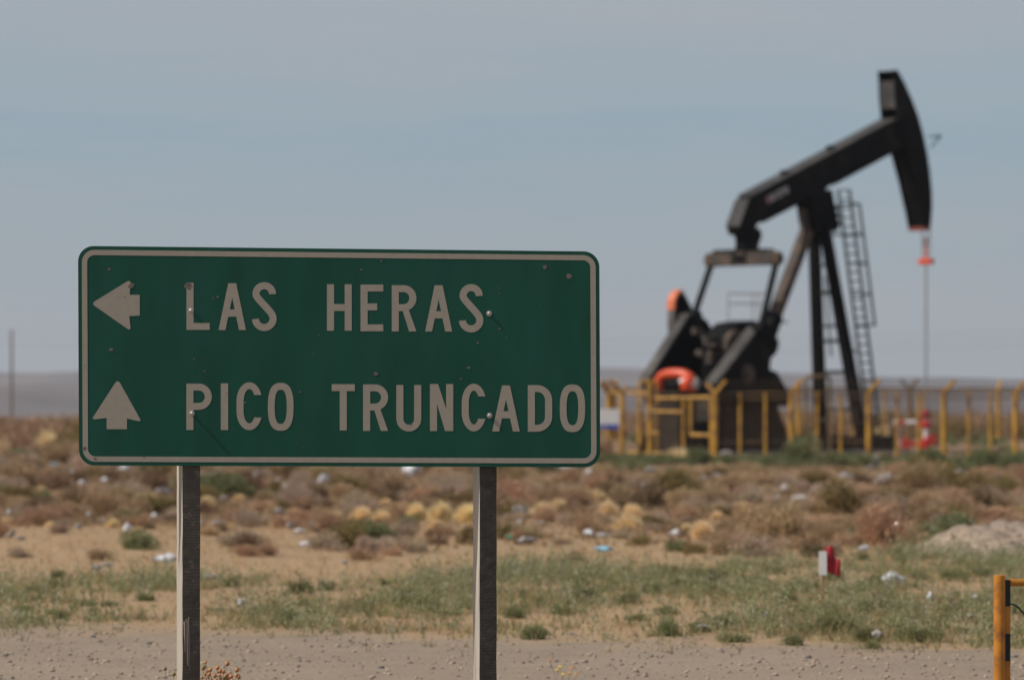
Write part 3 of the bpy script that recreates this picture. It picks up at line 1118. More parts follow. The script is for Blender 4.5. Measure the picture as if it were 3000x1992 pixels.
# cranks with counterweights either side of the gear reducer
VC = 1.28
far_crank = [(2026, 922), (2050, 925), (2072, 938), (2088, 965), (2090, 1060), (2060, 1190), (1910, 1190), (1902, 1120)]
fc = plate(far_crank, -VC + 0.2, -VC + 0.2, -VC - 0.15)
fc = fc.build('crank', M_dark, pj, bevel=0.03)
a_, b_ = pl(2022, 921, -VC + 0.22), pl(1898, 1117, -VC + 0.22)
MB().bar(L(a_[0], -VC + 0.01, a_[1]), L(b_[0], -VC + 0.01, b_[1]), 0.42, 0.10, up=Vector((1, 0, 0.6))).build('crank_rim', M_rim, fc, bevel=0.02)  # edge bar whose sunlight is put into its lighter grey
VG = -VC - 0.9
cw = [(1976, 880), (1984, 860), (1997, 850), (2008, 862), (2040, 926), (2060, 1010), (2060, 1150), (1985, 1150), (1978, 1005), (1974, 950)]
cwo = plate(cw, VG, VG, VG - 0.32).build('belt_guard', M_grey, pj, bevel=0.03)
plate([(1979, 952), (1981, 884), (1988, 868), (1998, 858), (2004, 866), (2034, 926), (2050, 1010), (2050, 1148), (1988, 1148), (1982, 1005)], VG, VG + 0.012, VG - 0.05).build('shaded_side', M_dark, cwo)  # dark sheet: shade on the guard's side, put into colour
tip = [pl(x, y, VG) for x, y in ((1974, 908), (1975, 879), (1984, 858), (1997, 848), (2004, 852), (1997, 861), (1986, 868), (1981, 884), (1980, 908))]
MB().prism(tip, [], lambda a, c, d: L(a, d, c), VG + 0.008, VG - 0.335).build('painted_tip', M_orange, cwo, bevel=0.02)
near_crank = [(2226, 958), (2246, 950), (2256, 968), (2282, 995), (2284, 1008), (2276, 1034), (2260, 1050), (2257, 1082), (2278, 1090), (2312, 1150), (2330, 1190), (2110, 1190), (2100, 1130)]
nc = plate(near_crank, VC + 0.15, VC + 0.15, VC - 0.2).build('crank', M_dark, pj, bevel=0.03)
a_, b_ = pl(2226, 959, VC + 0.17), pl(2096, 1128, VC + 0.17)
MB().bar(L(a_[0], VC - 0.10, a_[1]), L(b_[0], VC - 0.10, b_[1]), 0.54, 0.10, up=Vector((1, 0, 0.6))).build('crank_rim', M_rim, nc, bevel=0.02)  # near crank's lit edge, again as a lighter colour
s_, z_ = pl(2190, 1095, VC + 0.15)
MB().lathe([(0.34, 0), (0.34, 0.06), (0.16, 0.07), (0.16, 0.16)], 18, Matrix.Translation(L(s_, VC + 0.14, z_)) @ Matrix.Rotation(R(90), 4, 'X')).build('shaft_hub', M_rustd, nc)
for x, y in ((2240, 990), (2262, 1010), (2235, 1060)):
    s_, z_ = pl(x, y, VC + 0.15)
    MB().lathe([(0.10, 0), (0.10, 0.07)], 8, Matrix.Translation(L(s_, VC + 0.14, z_)) @ Matrix.Rotation(R(90), 4, 'X')).build('weight_bolt', M_dark, nc)

# gear reducer
gr = plate([(2122, 1180), (2126, 990), (2140, 968), (2165, 946), (2212, 938), (2230, 962), (2246, 990), (2246, 1180)], 0.55, 0.55, -0.55).build('gear_reducer', M_dark, pj, bevel=0.06)
b = MB()
a_, b_ = pl(2066, 1040), pl(2246, 1040)
b.bar(L(a_[0] + 0.35, 0, a_[1]), L(b_[0] - 0.45, 0, b_[1]), 1.25, 0.12)
b.build('case_flange', M_rustd, gr, bevel=0.02)
rg = random.Random(5)
for k in range(16):
    x, y = rg.uniform(2068, 2130), rg.uniform(965, 1065)
    s_, z_ = pl(x, y)
    MB().box(L(s_ - 0.1, rg.uniform(-0.5, 0.5), z_), (rg.uniform(0.15, 0.4), rg.uniform(0.12, 0.35), rg.uniform(0.08, 0.3))).build('end_fitting', M_rustd, gr, bevel=0.02)
s_, z_ = pl(2150, 1012, 0.6)
MB().lathe([(0.5, 0), (0.52, 0.05), (0.52, 0.2), (0.45, 0.24), (0.12, 0.24), (0.12, 0.4)], 24, Matrix.Translation(L(s_, 0.54, z_)) @ Matrix.Rotation(R(90), 4, 'X')).build('brake_drum', M_rustd, gr)
# guard rail on the service platform behind the reducer
b = MB()
vr = -2.6
for y in (860, 890):
    b.tube([P(2132, y, vr), P(2250, y, vr)], 0.024, 6)
for x in (2133, 2205, 2222, 2250):
    b.tube([P(x, 858, vr), P(x, 1150, vr)], 0.022, 6)
M_rail = material('pale_yellow_rail', (0.30, 0.28, 0.24), 0.6)
b.build('guard_rail', M_rail, pj)
a_, b_ = pl(2130, 945, vr), pl(2254, 945, vr)
MB().bar(L(a_[0], vr + 0.4, a_[1]), L(b_[0], vr + 0.4, b_[1]), 1.0, 0.05).build('platform', M_dark, pj)

# pedestal and skid
plate([(2120, 1168), (2272, 1168), (2335, 1345), (2060, 1345)], 1.15, 1.15, -1.15).build('pedestal', M_skid, pj, bevel=0.04)
s_a, s_b = pl(1960, 1300)[0], sf + 1.2
for v in (-1.3, 1.3):
    MB().bar(L(s_a, v, 0.42), L(s_b, v, 0.42), 0.30, 0.60).build('skid_beam', M_skid, pj, bevel=0.02)
for k in range(8):
    s = s_a + (s_b - s_a) * (k + 0.5) / 8
    MB().bar(L(s, -1.2, 0.36), L(s, 1.2, 0.36), 0.22, 0.36).build('skid_crossbeam', M_skid, pj)
b = MB()
b.box(L((s_a + s_b) / 2, 0, 0.05), (s_b - s_a + 0.8, 3.6, 0.34))
b.build('foundation', M_conc, pj, bevel=0.03)
for k in range(4):
    v = 1.55
    s = sf - 2.2 + k * 1.0
    MB().bar(L(s, v, 0.2), L(s, v, 1.5 if k != 1 else 1.8), 0.06, 0.06).build('guard_post', M_rustd, pj)
MB().bar(L(sf - 2.2, 1.55, 1.2), L(sf + 0.8, 1.55, 1.2), 0.05, 0.06).build('guard_cross_rail', M_rustd, pj)

# prime mover: red motor cover (fat arch) on a stand
mo = MB()
ms, mz = pl(1978, 1124, 0.6)
arch = []
w_, h_ = 0.62, 0.30
pts = []
for k in range(15):
    a = R(180 - 180 * k / 14)
    pts.append(L(ms + 0.10 * math.cos(a) + 0.0, 0.6 + 0.64 * math.cos(a), mz - 0.02 + 0.36 * max(0.0, math.sin(a)) ** 0.6))
pts = [L(ms, 0.6 - 0.60, mz - 0.42)] + pts + [L(ms, 0.6 + 0.60, mz - 0.26)]
rads = [0.16] + [0.22] * 15 + [0.16]
mo.tube(pts, 0.18, 14)
mo.lathe([(0.02, -0.36), (0.16, -0.30), (0.25, -0.12), (0.26, 0.08), (0.18, 0.26), (0.03, 0.33)], 14, Matrix.Translation(L(ms, 1.16, mz - 0.02)))
motor = mo.build('motor_cover', M_redor, pj, smooth=True)
p_ = L(ms - 0.20, 0.78, mz + 0.06)
MB().lathe([(0.075, 0), (0.075, 0.06)], 16, Matrix.Translation(L(ms - 0.19, 1.08, mz + 0.08)) @ Matrix.Rotation(R(-62), 4, 'Y')).build('highlight_disc', M_offw, motor)  # pale disc stands for the sun's highlight on the cover
MB().lathe([(0.24, -0.3), (0.26, -0.25), (0.26, 0.25), (0.24, 0.3)], 18, Matrix.Translation(L(ms + 0.05, 0.6, mz - 0.05)) @ Matrix.Rotation(R(90), 4, 'X')).build('motor_body', M_dark, motor)
MB().box(L(ms, 0.6, (mz - 0.3) / 2 + 0.15), (0.9, 1.1, mz - 0.75)).build('motor_stand', M_skid, pj, bevel=0.03)
MB().box(L(ms, 0.6, mz - 0.32), (1.2, 1.5, 0.14)).build('motor_table', M_skid, pj, bevel=0.02)

# ------------------------------------------------------------------ wellhead under the rod
rod_w = Vector((PX0 + ROD_S * u_c, PY0 + ROD_S * u_s, 0))
wh = empty('wellhead', (rod_w.x, rod_w.y, 0))
tag(wh, 'red and white wellhead valves and pipework under the polished rod', 'wellhead')
kp = rod_w.y / F
g0 = gz(rod_w.x, rod_w.y)
MB().tube([(0, 0, g0 - 0.2), (0, 0, 1.55)], 0.10, 10).build('casing', M_offw, wh)
b = MB()
b.lathe([(0.16, 1.30), (0.18, 1.34), (0.18, 1.52), (0.12, 1.60), (0.07, 1.66)], 12)
b.build('stuffing_box', material('dark_red', (0.28, 0.025, 0.025), 0.5), wh)
b = MB()
b.lathe([(0.15, 0.98), (0.20, 1.02), (0.20, 1.18), (0.15, 1.22)], 12)
b.lathe([(0.15, 0.22), (0.22, 0.26), (0.22, 0.56), (0.15, 0.60)], 12)
b.build('valve_body', M_red, wh)


def wx(px):
    return (px - 1500) * kp - rod_w.x


def wz(py):
    return CH + (HZ - py) * kp


def banded(z, x0, x1, r, n, yv=0.0):
    for k in range(n):
        xa, xb = x0 + (x1 - x0) * k / n, x0 + (x1 - x0) * (k + 1) / n
        MB().tube([(xa, yv, z), (xb, yv, z)], r if k % 2 else r * 0.98, 8).build('pipe', M_offw if k % 3 != 1 else M_red, wh)


banded(wz(1238), wx(2618), wx(2700), 0.085, 5)
MB().tube([(wx(2705), 0, wz(1238)), (wx(2732), 0, wz(1238))], 0.07, 8).build('pipe', M_offw, wh)
banded(wz(1301), wx(2584), wx(2640), 0.085, 4)
MB().tube([(wx(2640), 0, wz(1301)), (wx(2705), 0, wz(1301))], 0.08, 8).build('pipe', M_red, wh)
MB().tube([(wx(2632), 0, wz(1240)), (wx(2632), 0, wz(1300))], 0.06, 8).build('riser', M_offw, wh)
MB().tube([(wx(2587), 0, wz(1300)), (wx(2587), 0, g0 - 0.1)], 0.05, 8).build('riser', M_offw, wh)
for x, y, r in ((2654, 1300, 0.19), (2728, 1288, 0.18)):
    m = Matrix.Translation((wx(x), -0.22, wz(y))) @ Matrix.Rotation(R(90), 4, 'X')
    b = MB()
    ring = [(m @ Vector((r * math.cos(R(a)), r * math.sin(R(a)), 0))) for a in range(0, 361, 30)]
    b.tube(ring, 0.035, 6)
    for a in range(0, 180, 45):
        b.tube([m @ Vector((r * math.cos(R(a)), r * math.sin(R(a)), 0)), m @ Vector((-r * math.cos(R(a)), -r * math.sin(R(a)), 0))], 0.03, 6)
    b.lathe([(0.09, -0.2), (0.09, 0.04)], 10, m)
    b.build('handwheel', M_red, wh)
MB().tube([(wx(2735), 0, wz(1297)), (wx(2750), 0, wz(1305))], 0.07, 8).build('nozzle', M_dark, wh)
MB().tube([(0, 0, wz(1298)), (wx(2735), 0, wz(1298))], 0.08, 8).build('pipe', M_red, wh)

# ------------------------------------------------------------------ fence round the well
M_yel = material('yellow_fence_paint', (0.46, 0.245, 0.034), 0.6, var=0.22, scale=3, alt=(0.27, 0.135, 0.04), alt_amt=0.5, alt_scale=2.5)
M_yeld = material('worn_and_shaded_yellow', (0.22, 0.13, 0.045), 0.7, var=0.3, scale=2, alt=(0.06, 0.05, 0.04), alt_amt=0.6, alt_scale=1.0)  # worn rails and hoop, and painted shade on the back corner post
M_wire = material('rusty_fence_wire', (0.20, 0.135, 0.085), 0.7, metal=0.2)
FY = 135.0
FH = 2.18
fence = empty('chain_link_fence', (ray(2095, 1353, FY).x, FY, 0))
tag(fence, 'yellow post and wire mesh fence enclosing the pumping unit', 'fence')
fo = fence.location.copy()


def fence_post(x, y, r, h, arms=(), mat=None):
    z0 = gz(x, y) - 0.25
    o = MB().tube([Vector((x, y, z0)) - fo, Vector((x, y, z0 + 0.25 + h)) - fo], r, 10).build('post', mat or M_yel, fence, smooth=False)
    for dx, dy, ln in arms:
        d = Vector((dx, dy, 0)).normalized()
        p0 = Vector((x, y, z0 + 0.25 + h - 0.04))
        p1 = p0 + (d + Vector((0, 0, 1.0))).normalized() * ln
        MB().bar(p0 - fo, p1 - fo, r * 1.15, r * 1.0).build('arm', mat or M_yel, o)
    return o


def mesh_panel(p, q, h):
    """diamond wire mesh between two ground points"""
    p, q = Vector(p), Vector(q)
    d = q - p
    Ln = math.hypot(d.x, d.y)
    pitch = 0.085
    V, Fc = [], []
    n = int(Ln / pitch)
    hh = h - 0.1
    up = Vector((0, 0, 1))
    dv = Vector((d.x, d.y, 0)).normalized()
    nv = dv.cross(up)
    r = 0.0032
    for k in range(-int(hh / pitch), n):
        for sgn in (0, 1):
            a, bq = k * pitch, k * pitch + hh
            ta, tb = max(0, a), min(Ln, bq)
            if tb <= ta:
                continue
            za, zb = ta - a, tb - a
            if sgn:
                za, zb = hh - za, hh - zb
            def pt(t, z):
                f = t / Ln
                return p + Vector((d.x * f, d.y * f, d.z * f)) + up * (z + 0.06) - fo
            A, B = pt(ta, za), pt(tb, zb)
            dd = (B - A).normalized()
            sd = dd.cross(nv).normalized()
            i = len(V)
            for c in (A, B):
                for j in range(3):
                    an = 2 * math.pi * j / 3
                    V.append(c + (sd * math.cos(an) + nv * (math.sin(an) + (0.3 if sgn else -0.3))) * r)
            for j in range(3):
                j2 = (j + 1) % 3
                Fc.append((i + j, i + j2, i + 3 + j2, i + 3 + j))
    me = np_mesh('wire_mesh', np.array([tuple(v) for v in V]), np.array(Fc), M_wire)
    o = link('wire_mesh', me, fence)
    return tag(o, kind='stuff')


def rail(p, q, z, r, mat=M_yel):
    a = Vector((p[0], p[1], gz(p[0], p[1]) + z)) - fo
    b_ = Vector((q[0], q[1], gz(q[0], q[1]) + z)) - fo
    MB().tube([a, b_], r, 8).build('rail', mat, fence)


def fx(px, Y):
    return ((px - 1500) / F * Y, Y)


AR = (0.80, -0.6, 0.56)
big = [2095, 2318, 2545, 2765, 2975, 3195, 3415]
for k, x in enumerate(big):
    arms = [AR] if k else [AR, (-0.75, 0.6, 0.42)]
    fence_post(*fx(x, FY), 0.09, FH, arms)
for x in (2170, 2240, 2395, 2463, 2625, 2690, 2840, 2902, 3050, 3120, 3270, 3340):
    fence_post(*fx(x + rng.uniform(-3, 3), FY), 0.05, FH - 0.02)
for a, b2 in zip(big[:-1], big[1:]):
    rail(fx(a, FY), fx(b2, FY), FH - 0.04, 0.032, M_yeld)
    rail(fx(a, FY), fx(b2, FY), FH - 0.22, 0.02, M_yeld)
    rail(fx(a, FY), fx(b2, FY), 0.62 if a < 2500 else 0.12, 0.018, M_yeld)
    pa, pb = fx(a, FY), fx(b2, FY)
    mesh_panel((pa[0], pa[1], gz(*pa)), (pb[0], pb[1], gz(*pb)), FH)
# left of the gate
for x, yy, arms in ((1783, 139.0, [(-0.8, -0.5, 0.5)]), (1823, 137.5, [(-0.85, -0.4, 0.62), (0.3, 0.5, 0.3)])):
    fence_post(*fx(x, yy), 0.09, FH, arms)
rail(fx(1783, 139), fx(1823, 137.5), FH - 0.04, 0.035)
# left side and back of the enclosure
LB = fx(1700, 182)
BK = [fx(x, 178) for x in (1800, 1990, 2160, 2340, 2505, 2665, 2925, 3180)]
for k, p_ in enumerate(BK):
    fence_post(p_[0], p_[1], 0.095, FH, [(-0.8, 0.3, 0.55), (0.8, 0.3, 0.55)] if k == 5 else [(0.35, 0.8, 0.5)], M_yeld if k == 5 else None)  # back corner post gets a darker colour to show its shade
for x in (2060, 2250, 2420, 2590, 2705, 2760, 2840, 3010, 3090):
    p_ = fx(x, 178)
    fence_post(p_[0], p_[1], 0.045, FH - 0.02, mat=M_yel)
for a, b2 in zip(BK[:-1], BK[1:]):
    rail(a, b2, FH - 0.03, 0.05, M_yeld)
    mesh_panel((a[0], a[1], gz(*a)), (b2[0], b2[1], gz(*b2)), FH)
side = [fx(1783, 139), fx(1790, 150), fx(1795, 163), BK[0]]
for a, b2 in zip(side[:-1], side[1:]):
    rail(a, b2, FH - 0.04, 0.035)
    mesh_panel((a[0], a[1], gz(*a)), (b2[0], b2[1], gz(*b2)), FH)
for p_ in side[1:3]:
    fence_post(p_[0], p_[1], 0.07, FH, [(-0.8, -0.2, 0.45)])
# barbed wire strands on the arms
for k in range(3):
    f = 0.3 + 0.3 * k
    b = MB()
    o = Vector((0.566 * f * 0.62, -0.42 * f * 0.62, FH + 0.40 * f))
    pts = [Vector((*fx(x, FY), gz(*fx(x, FY)))) + o - fo for x in big]
    b.tube(pts, 0.006, 4)
    b.build('barbed_wire', M_wire, fence)
# ornamental hoops of pipe behind the fence (pipe guards)
for x0, x1, yt, Y in ((1872, 1924, 1117, 137.0), (2362, 2432, 1102, 146.0)):
    p0, p1 = ray(x0, yt, Y), ray(x1, yt, Y)
    g_ = empty('pipe_guard', (p0.x, Y, gz(p0.x, Y)))
    tag(g_, 'yellow square pipe hoop rising above the gate' if x0 < 2000 else 'dark and yellow pipe hoop around the front leg of the pumping unit', 'pipe guard')
    w_ = p1.x - p0.x
    h_ = p0.z - gz(p0.x, Y)
    MB().tube([(0, 0, -0.2), (0, 0, h_ - 0.12), (0.04, 0, h_ - 0.03), (0.12, 0, h_), (w_ - 0.12, 0, h_), (w_ - 0.04, 0, h_ - 0.03), (w_, 0, h_ - 0.12), (w_, 0, -0.2)], 0.055, 8).build('hoop', M_yel if x0 < 2000 else M_yeld, g_)
    MB().tube([(0, 0, h_ * 0.45), (w_, 0, h_ * 0.45)], 0.04, 8).build('cross_pipe', M_yel if x0 < 2000 else M_yeld, g_)

# gate
gA, gB = fx(1838, 137.2), fx(2084, 135.3)
gate = empty('pipe_gate', (gB[0], gB[1], gz(*gB)), math.atan2(gA[1] - gB[1], gA[0] - gB[0]))
tag(gate, 'yellow pipe frame gate with wire infill between the fence posts', 'gate')
GL = math.hypot(gA[0] - gB[0], gA[1] - gB[1])
gt = (1200 - 1163) / F * FY + CH
gb = CH - (1326 - 1200) / F * FY


def gx(px):
    return (2084 - px) / (2084 - 1838) * GL


def gzp(py):
    return CH + (HZ - py) / F * 136.0


def gpipe(a, b2, r=0.055):
    MB().tube([(gx(a[0]), 0, gzp(a[1])), (gx(b2[0]), 0, gzp(b2[1]))], r, 8).build('frame_pipe', M_yel, gate)


gpipe((2084, 1163), (1918, 1166))
gpipe((2084, 1330), (1918, 1328))
gpipe((2084, 1163), (2084, 1330))
gpipe((1905, 1120), (1905, 1330), 0.085)
gpipe((2003, 1163), (2003, 1322), 0.045)
gpipe((2024, 1163), (2024, 1268), 0.05)
gpipe((2024, 1272), (2084, 1274))
gpipe((1905, 1204), (2003, 1206), 0.05)
gpipe((1905, 1268), (1932, 1268), 0.04)
gpipe((1905, 1152), (1838, 1150), 0.06)
gpipe((1838, 1325), (1905, 1326), 0.05)
gpipe((1876, 1198), (1876, 1326), 0.075)
gpipe((1876, 1150), (1876, 1180), 0.04)
V, Fc = [], []
for k in range(0, 60):
    for sgn in (0, 1):
        x = k * 0.06
        if x > GL:
            continue
        z0, z1 = gzp(1326), gzp(1166)
        x2 = min(GL, x + (z1 - z0))
        zz = z0 + (x2 - x)
        a, b2 = Vector((x, 0, z0 if not sgn else z1)), Vector((x2, 0, zz if not sgn else z1 - (x2 - x)))
        i = len(V)
        for c in (a, b2):
            for j in range(3):
                an = 2 * math.pi * j / 3
                V.append(c + Vector((0.003 * math.cos(an), 0.003 * math.sin(an) + (0.004 if sgn else 0), 0)))
        for j in range(3):
            j2 = (j + 1) % 3
            Fc.append((i + j, i + j2, i + 3 + j2, i + 3 + j))
tag(link('wire_mesh', np_mesh('wire_mesh', np.array([tuple(v) for v in V]), np.array(Fc), M_wire), gate), kind='stuff')

# notice board on the fence
p0, p1 = ray(1728, 1258, 136.5), ray(1815, 1200, 136.5)
nb_ = empty('notice_board', (p0.x, 136.5, gz(p0.x, 136.5)))
tag(nb_, 'white notice board with blue lower stripe on the gate-side fence post', 'notice board')
w_, zt, zb = p1.x - p0.x, p1.z, p0.z
MB().box((w_ / 2, 0, (zt + zb + 0.14) / 2), (w_, 0.02, zt - zb - 0.14)).build('board', M_offw, nb_, bevel=0.004)
MB().box((w_ / 2, 0, zb + 0.07), (w_, 0.02, 0.14)).build('blue_stripe', M_blue, nb_)
MB().tube([(w_ * 0.64, 0.05, -0.3), (w_ * 0.64, 0.05, zt - 0.02)], 0.05, 8).build('post', M_yel, nb_)

# ------------------------------------------------------------------ utility poles and wires
M_pole = material('weathered_pole', (0.17, 0.135, 0.115), 0.9, var=0.2, scale=2)
UP = []
for k, px in enumerate((34, 3120)):
    Y = 365 + 4 * k
    X = (px - 1500) / F * Y
    zt = CH + (HZ - 970) / F * Y
    p_ = empty('utility_pole', (X, Y, gz(X, Y)))
    tag(p_, 'slim wooden power line pole standing on the plain left of the road sign' if k == 0 else 'slim wooden power line pole beyond the well fence', 'utility pole', 'power line poles on the plain')
    hh = zt - gz(X, Y)
    MB().tube([(0, 0, -0.5), (0, 0, hh)], 0.13, 10, r2=0.09).build('pole', M_pole, p_)
    for a in (-0.12, 0.12):
        MB().lathe([(0.03, 0), (0.05, 0.05), (0.03, 0.16)], 8, Matrix.Translation((a, 0, hh - 0.02))).build('insulator', M_conc, p_)
    UP.append(Vector((X, Y, zt)))
for k, dz in enumerate((0.08, -0.55, -1.1)):
    b = MB()
    pts = []
    for q in range(-6, 37):
        f = q / 30
        p_ = UP[0] + (UP[1] - UP[0]) * f
        sag = -1.6 * 4 * (f % 1.0) * (1 - (f % 1.0))
        pts.append(p_ + Vector((0, 0.15 * (k - 1), dz + sag * 0.5)))
    b.tube(pts, 0.014, 4)
    tag(b.build('power_line', M_cable), ['topmost overhead power line wire strung between the far poles', 'middle overhead power line wire strung between the far poles', 'lowest overhead power line wire strung between the far poles'][k], 'power line', 'power line wires')

# ------------------------------------------------------------------ yellow barrier beside the road
M_bar = material('amber_barrier_paint', (0.48, 0.185, 0.018), 0.5, var=0.2, scale=7, alt=(0.26, 0.095, 0.025), alt_amt=0.4, alt_scale=9)
M_blk = material('black_band', (0.012, 0.013, 0.012), 0.6)
BY = 24.0
k_ = BY / F
bx0 = (2928 - 1500) * k_
br = empty('pipe_barrier', (bx0, BY, 0))
tag(br, 'amber pipe barrier post with black bands and a horizontal top bar', 'barrier')
zt = CH - (1684 - 1200) * k_
MB().tube([(0, 0, -0.3), (0, 0, zt)], 17 * k_, 20).build('post', M_bar, br, smooth=False, bevel=0.003)
ox = (2951 - 2928) * k_
z_b = [(-0.3, None)]
segs = [(-0.3, CH - (1936 - 1200) * k_, M_bar), (CH - (1936 - 1200) * k_, CH - (1856 - 1200) * k_, M_blk), (CH - (1856 - 1200) * k_, CH - (1776 - 1200) * k_, M_bar), (CH - (1776 - 1200) * k_, CH - (1698 - 1200) * k_, M_blk)]
for za, zb2, m_ in segs:
    MB().box((ox, 0.035, (za + zb2) / 2), (20 * k_, 0.05, zb2 - za)).build('hinge_plate', m_, br)
zbar = CH - (1707 - 1200) * k_
MB().tube([(ox, 0.03, zbar), (2.6, 0.5, zbar)], 11 * k_, 14).build('top_bar', M_bar, br)
MB().tube([(2.6, 0.5, -0.3), (2.6, 0.5, zt)], 17 * k_, 16).build('post', M_bar, br)
b = MB()
b.tube([(ox, 0.02, CH - 568 * k_), (ox + 0.03, 0.02, CH - 569 * k_), (ox + 0.06, 0.03, CH - 577 * k_), (ox + 0.10, 0.05, CH - 600 * k_), (ox + 0.13, 0.08, CH - 640 * k_)], 0.005, 6)
b.build('chain', M_blk, br)

# ------------------------------------------------------------------ red-flagged marker stake
mk_p = ground_at(2411, 1818)
mk = empty('marker_stake', mk_p)
tag(mk, 'thin stake with white marker board and torn red flag in the weeds', 'marker stake')
k_ = mk_p.y / F
M_stake = material('raw_stake', (0.30, 0.17, 0.09), 0.8)
M_flag = material('faded_red_cloth', (0.58, 0.07, 0.085), 0.8, var=0.2, scale=20, trans=0.5)
MB().bar((0.004, 0.012, -0.1), (0.004, 0.012, (1818 - 1610) * k_), 7 * k_, 0.016).build('stake', M_stake, mk)
MB().prism(rrect(-12 * k_, (1818 - 1684) * k_, 11 * k_, (1818 - 1614) * k_, 3 * k_, 3), [], lambda a, c, d: Vector((a, d, c)), -0.012, 0.002).build('board', M_offw, mk)
# cloth: rows of points with ripples
V, Fc = [], []
NXf, NZf = 12, 12
top_e = [1610, 1606, 1602, 1600, 1598, 1598, 1600, 1630, 1636, 1637, 1636, 1640]
bot_e = [1670, 1675, 1676, 1678, 1678, 1679, 1682, 1682, 1684, 1686, 1690, 1692]
for a in range(NXf):
    for b_ in range(NZf):
        f = b_ / (NZf - 1)
        px = 2415 + (2463 - 2415) * a / (NXf - 1)
        py = top_e[a] * (1 - f) + bot_e[a] * f
        V.append(((px - 2411) * k_, 0.02 + 0.018 * math.sin(a * 1.1 + f * 2.2) * a / 8, (1818 - py) * k_))
for a in range(NXf - 1):
    for b_ in range(NZf - 1):
        i = a * NZf + b_
        Fc.append((i, i + NZf, i + NZf + 1, i + 1))
fl = link('flag', np_mesh('flag', np.array(V), np.array(Fc), M_flag), mk)
so = fl.modifiers.new('solid', 'SOLIDIFY')
so.thickness = 0.001

# ------------------------------------------------------------------ plants
def scrub_mesh(name, mat, seed, n_twig, n_leaf, height, leaf, spiky, flat=1.0):
    """a shrub of unit width: twigs fanning from the base and small leaf faces through the crown's volume"""
    g = np.random.default_rng(seed)
    # lumpy crown: several lobes
    nl = 6
    la = g.uniform(0, 2 * np.pi, nl)
    lr = g.uniform(0.05, 0.27, nl)
    lc_ = np.stack([lr * np.cos(la), lr * np.sin(la), g.uniform(0.05, 0.3, nl) * height / 0.5], 1)
    lrad = g.uniform(0.16, 0.27, nl)
    V, Fc = [], []

    def crown_points(n):
        k = g.integers(0, nl, n)
        d = g.normal(size=(n, 3))
        d /= np.linalg.norm(d, axis=1)[:, None]
        r = g.uniform(0.25, 1.0, n) ** 0.5
        p = lc_[k] + d * (lrad[k] * r)[:, None] * np.array([1, 1, height * 1.7])
        p[:, 2] = np.abs(p[:, 2])
        return p, d
    p, d = crown_points(n_twig)
    base = np.stack([p[:, 0] * 0.35, p[:, 1] * 0.35, np.zeros(n_twig)], 1)
    st = base + (p - base) * 0.35
    side = np.cross(p - base, g.normal(size=(n_twig, 3)))
    side /= np.linalg.norm(side, axis=1)[:, None] + 1e-9
    w = 0.008 * leaf / 0.04
    ext = p + (p - base) * spiky * g.uniform(0, 1, n_twig)[:, None]
    tv = np.concatenate([st - side * w, st + side * w, ext], 1).reshape(-1, 3)
    tf = np.arange(n_twig * 3).reshape(-1, 3)
    q, d2 = crown_points(n_leaf)
    dirv = d2 + np.array([0, 0, 0.6]) + g.normal(size=d2.shape) * 0.6
    dirv /= np.linalg.norm(dirv, axis=1)[:, None]
    sd = np.cross(dirv, g.normal(size=d2.shape))
    sd /= np.linalg.norm(sd, axis=1)[:, None] + 1e-9
    ln = leaf * g.uniform(0.5, 1.3, n_leaf)[:, None]
    wd = ln * 0.28
    lv = np.concatenate([q - sd * wd, q + sd * wd, q + dirv * ln], 1).reshape(-1, 3)
    lf = np.arange(n_leaf * 3).reshape(-1, 3) + len(tv)
    V = np.concatenate([tv, lv])
    V[:, :2] *= 0.5 / np.quantile(np.hypot(V[:, 0], V[:, 1]), 0.97)
    V[:, 2] *= height / np.quantile(V[:, 2], 0.98)
    return np_mesh(name, V, np.concatenate([tf, lf]), mat)


def tussock_mesh(name, mat, seed, n, height=0.62):
    """dome of fine blades, unit width"""
    g = np.random.default_rng(seed)
    az = g.uniform(0, 2 * np.pi, n)
    el = np.arccos(g.uniform(0.0, 1, n))
    d = np.stack([np.sin(el) * np.cos(az), np.sin(el) * np.sin(az), np.cos(el)], 1)
    tip = d * np.array([0.5, 0.5, height]) * g.uniform(0.72, 1.04, n)[:, None]
    tip[:, 2] = np.maximum(tip[:, 2], 0.02)
    b = d * np.array([0.12, 0.12, 0.0])
    mid = b + (tip - b) * 0.55 + np.array([0, 0, 0.08])
    sd = np.cross(tip - b, g.normal(size=(n, 3)))
    sd /= np.linalg.norm(sd, axis=1)[:, None] + 1e-9
    w = 0.011
    V = np.concatenate([b - sd * w * 0.6, b + sd * w * 0.6, mid + sd * w, mid - sd * w, tip], 1).reshape(-1, 5, 3)
    i = np.arange(n)[:, None] * 5
    F1 = np.concatenate([i + 0, i + 1, i + 2], 1)
    F2 = np.concatenate([i + 0, i + 2, i + 3], 1)
    F3 = np.concatenate([i + 3, i + 2, i + 4], 1)
    return np_mesh(name, V.reshape(-1, 3), np.concatenate([F1, F2, F3]), mat)


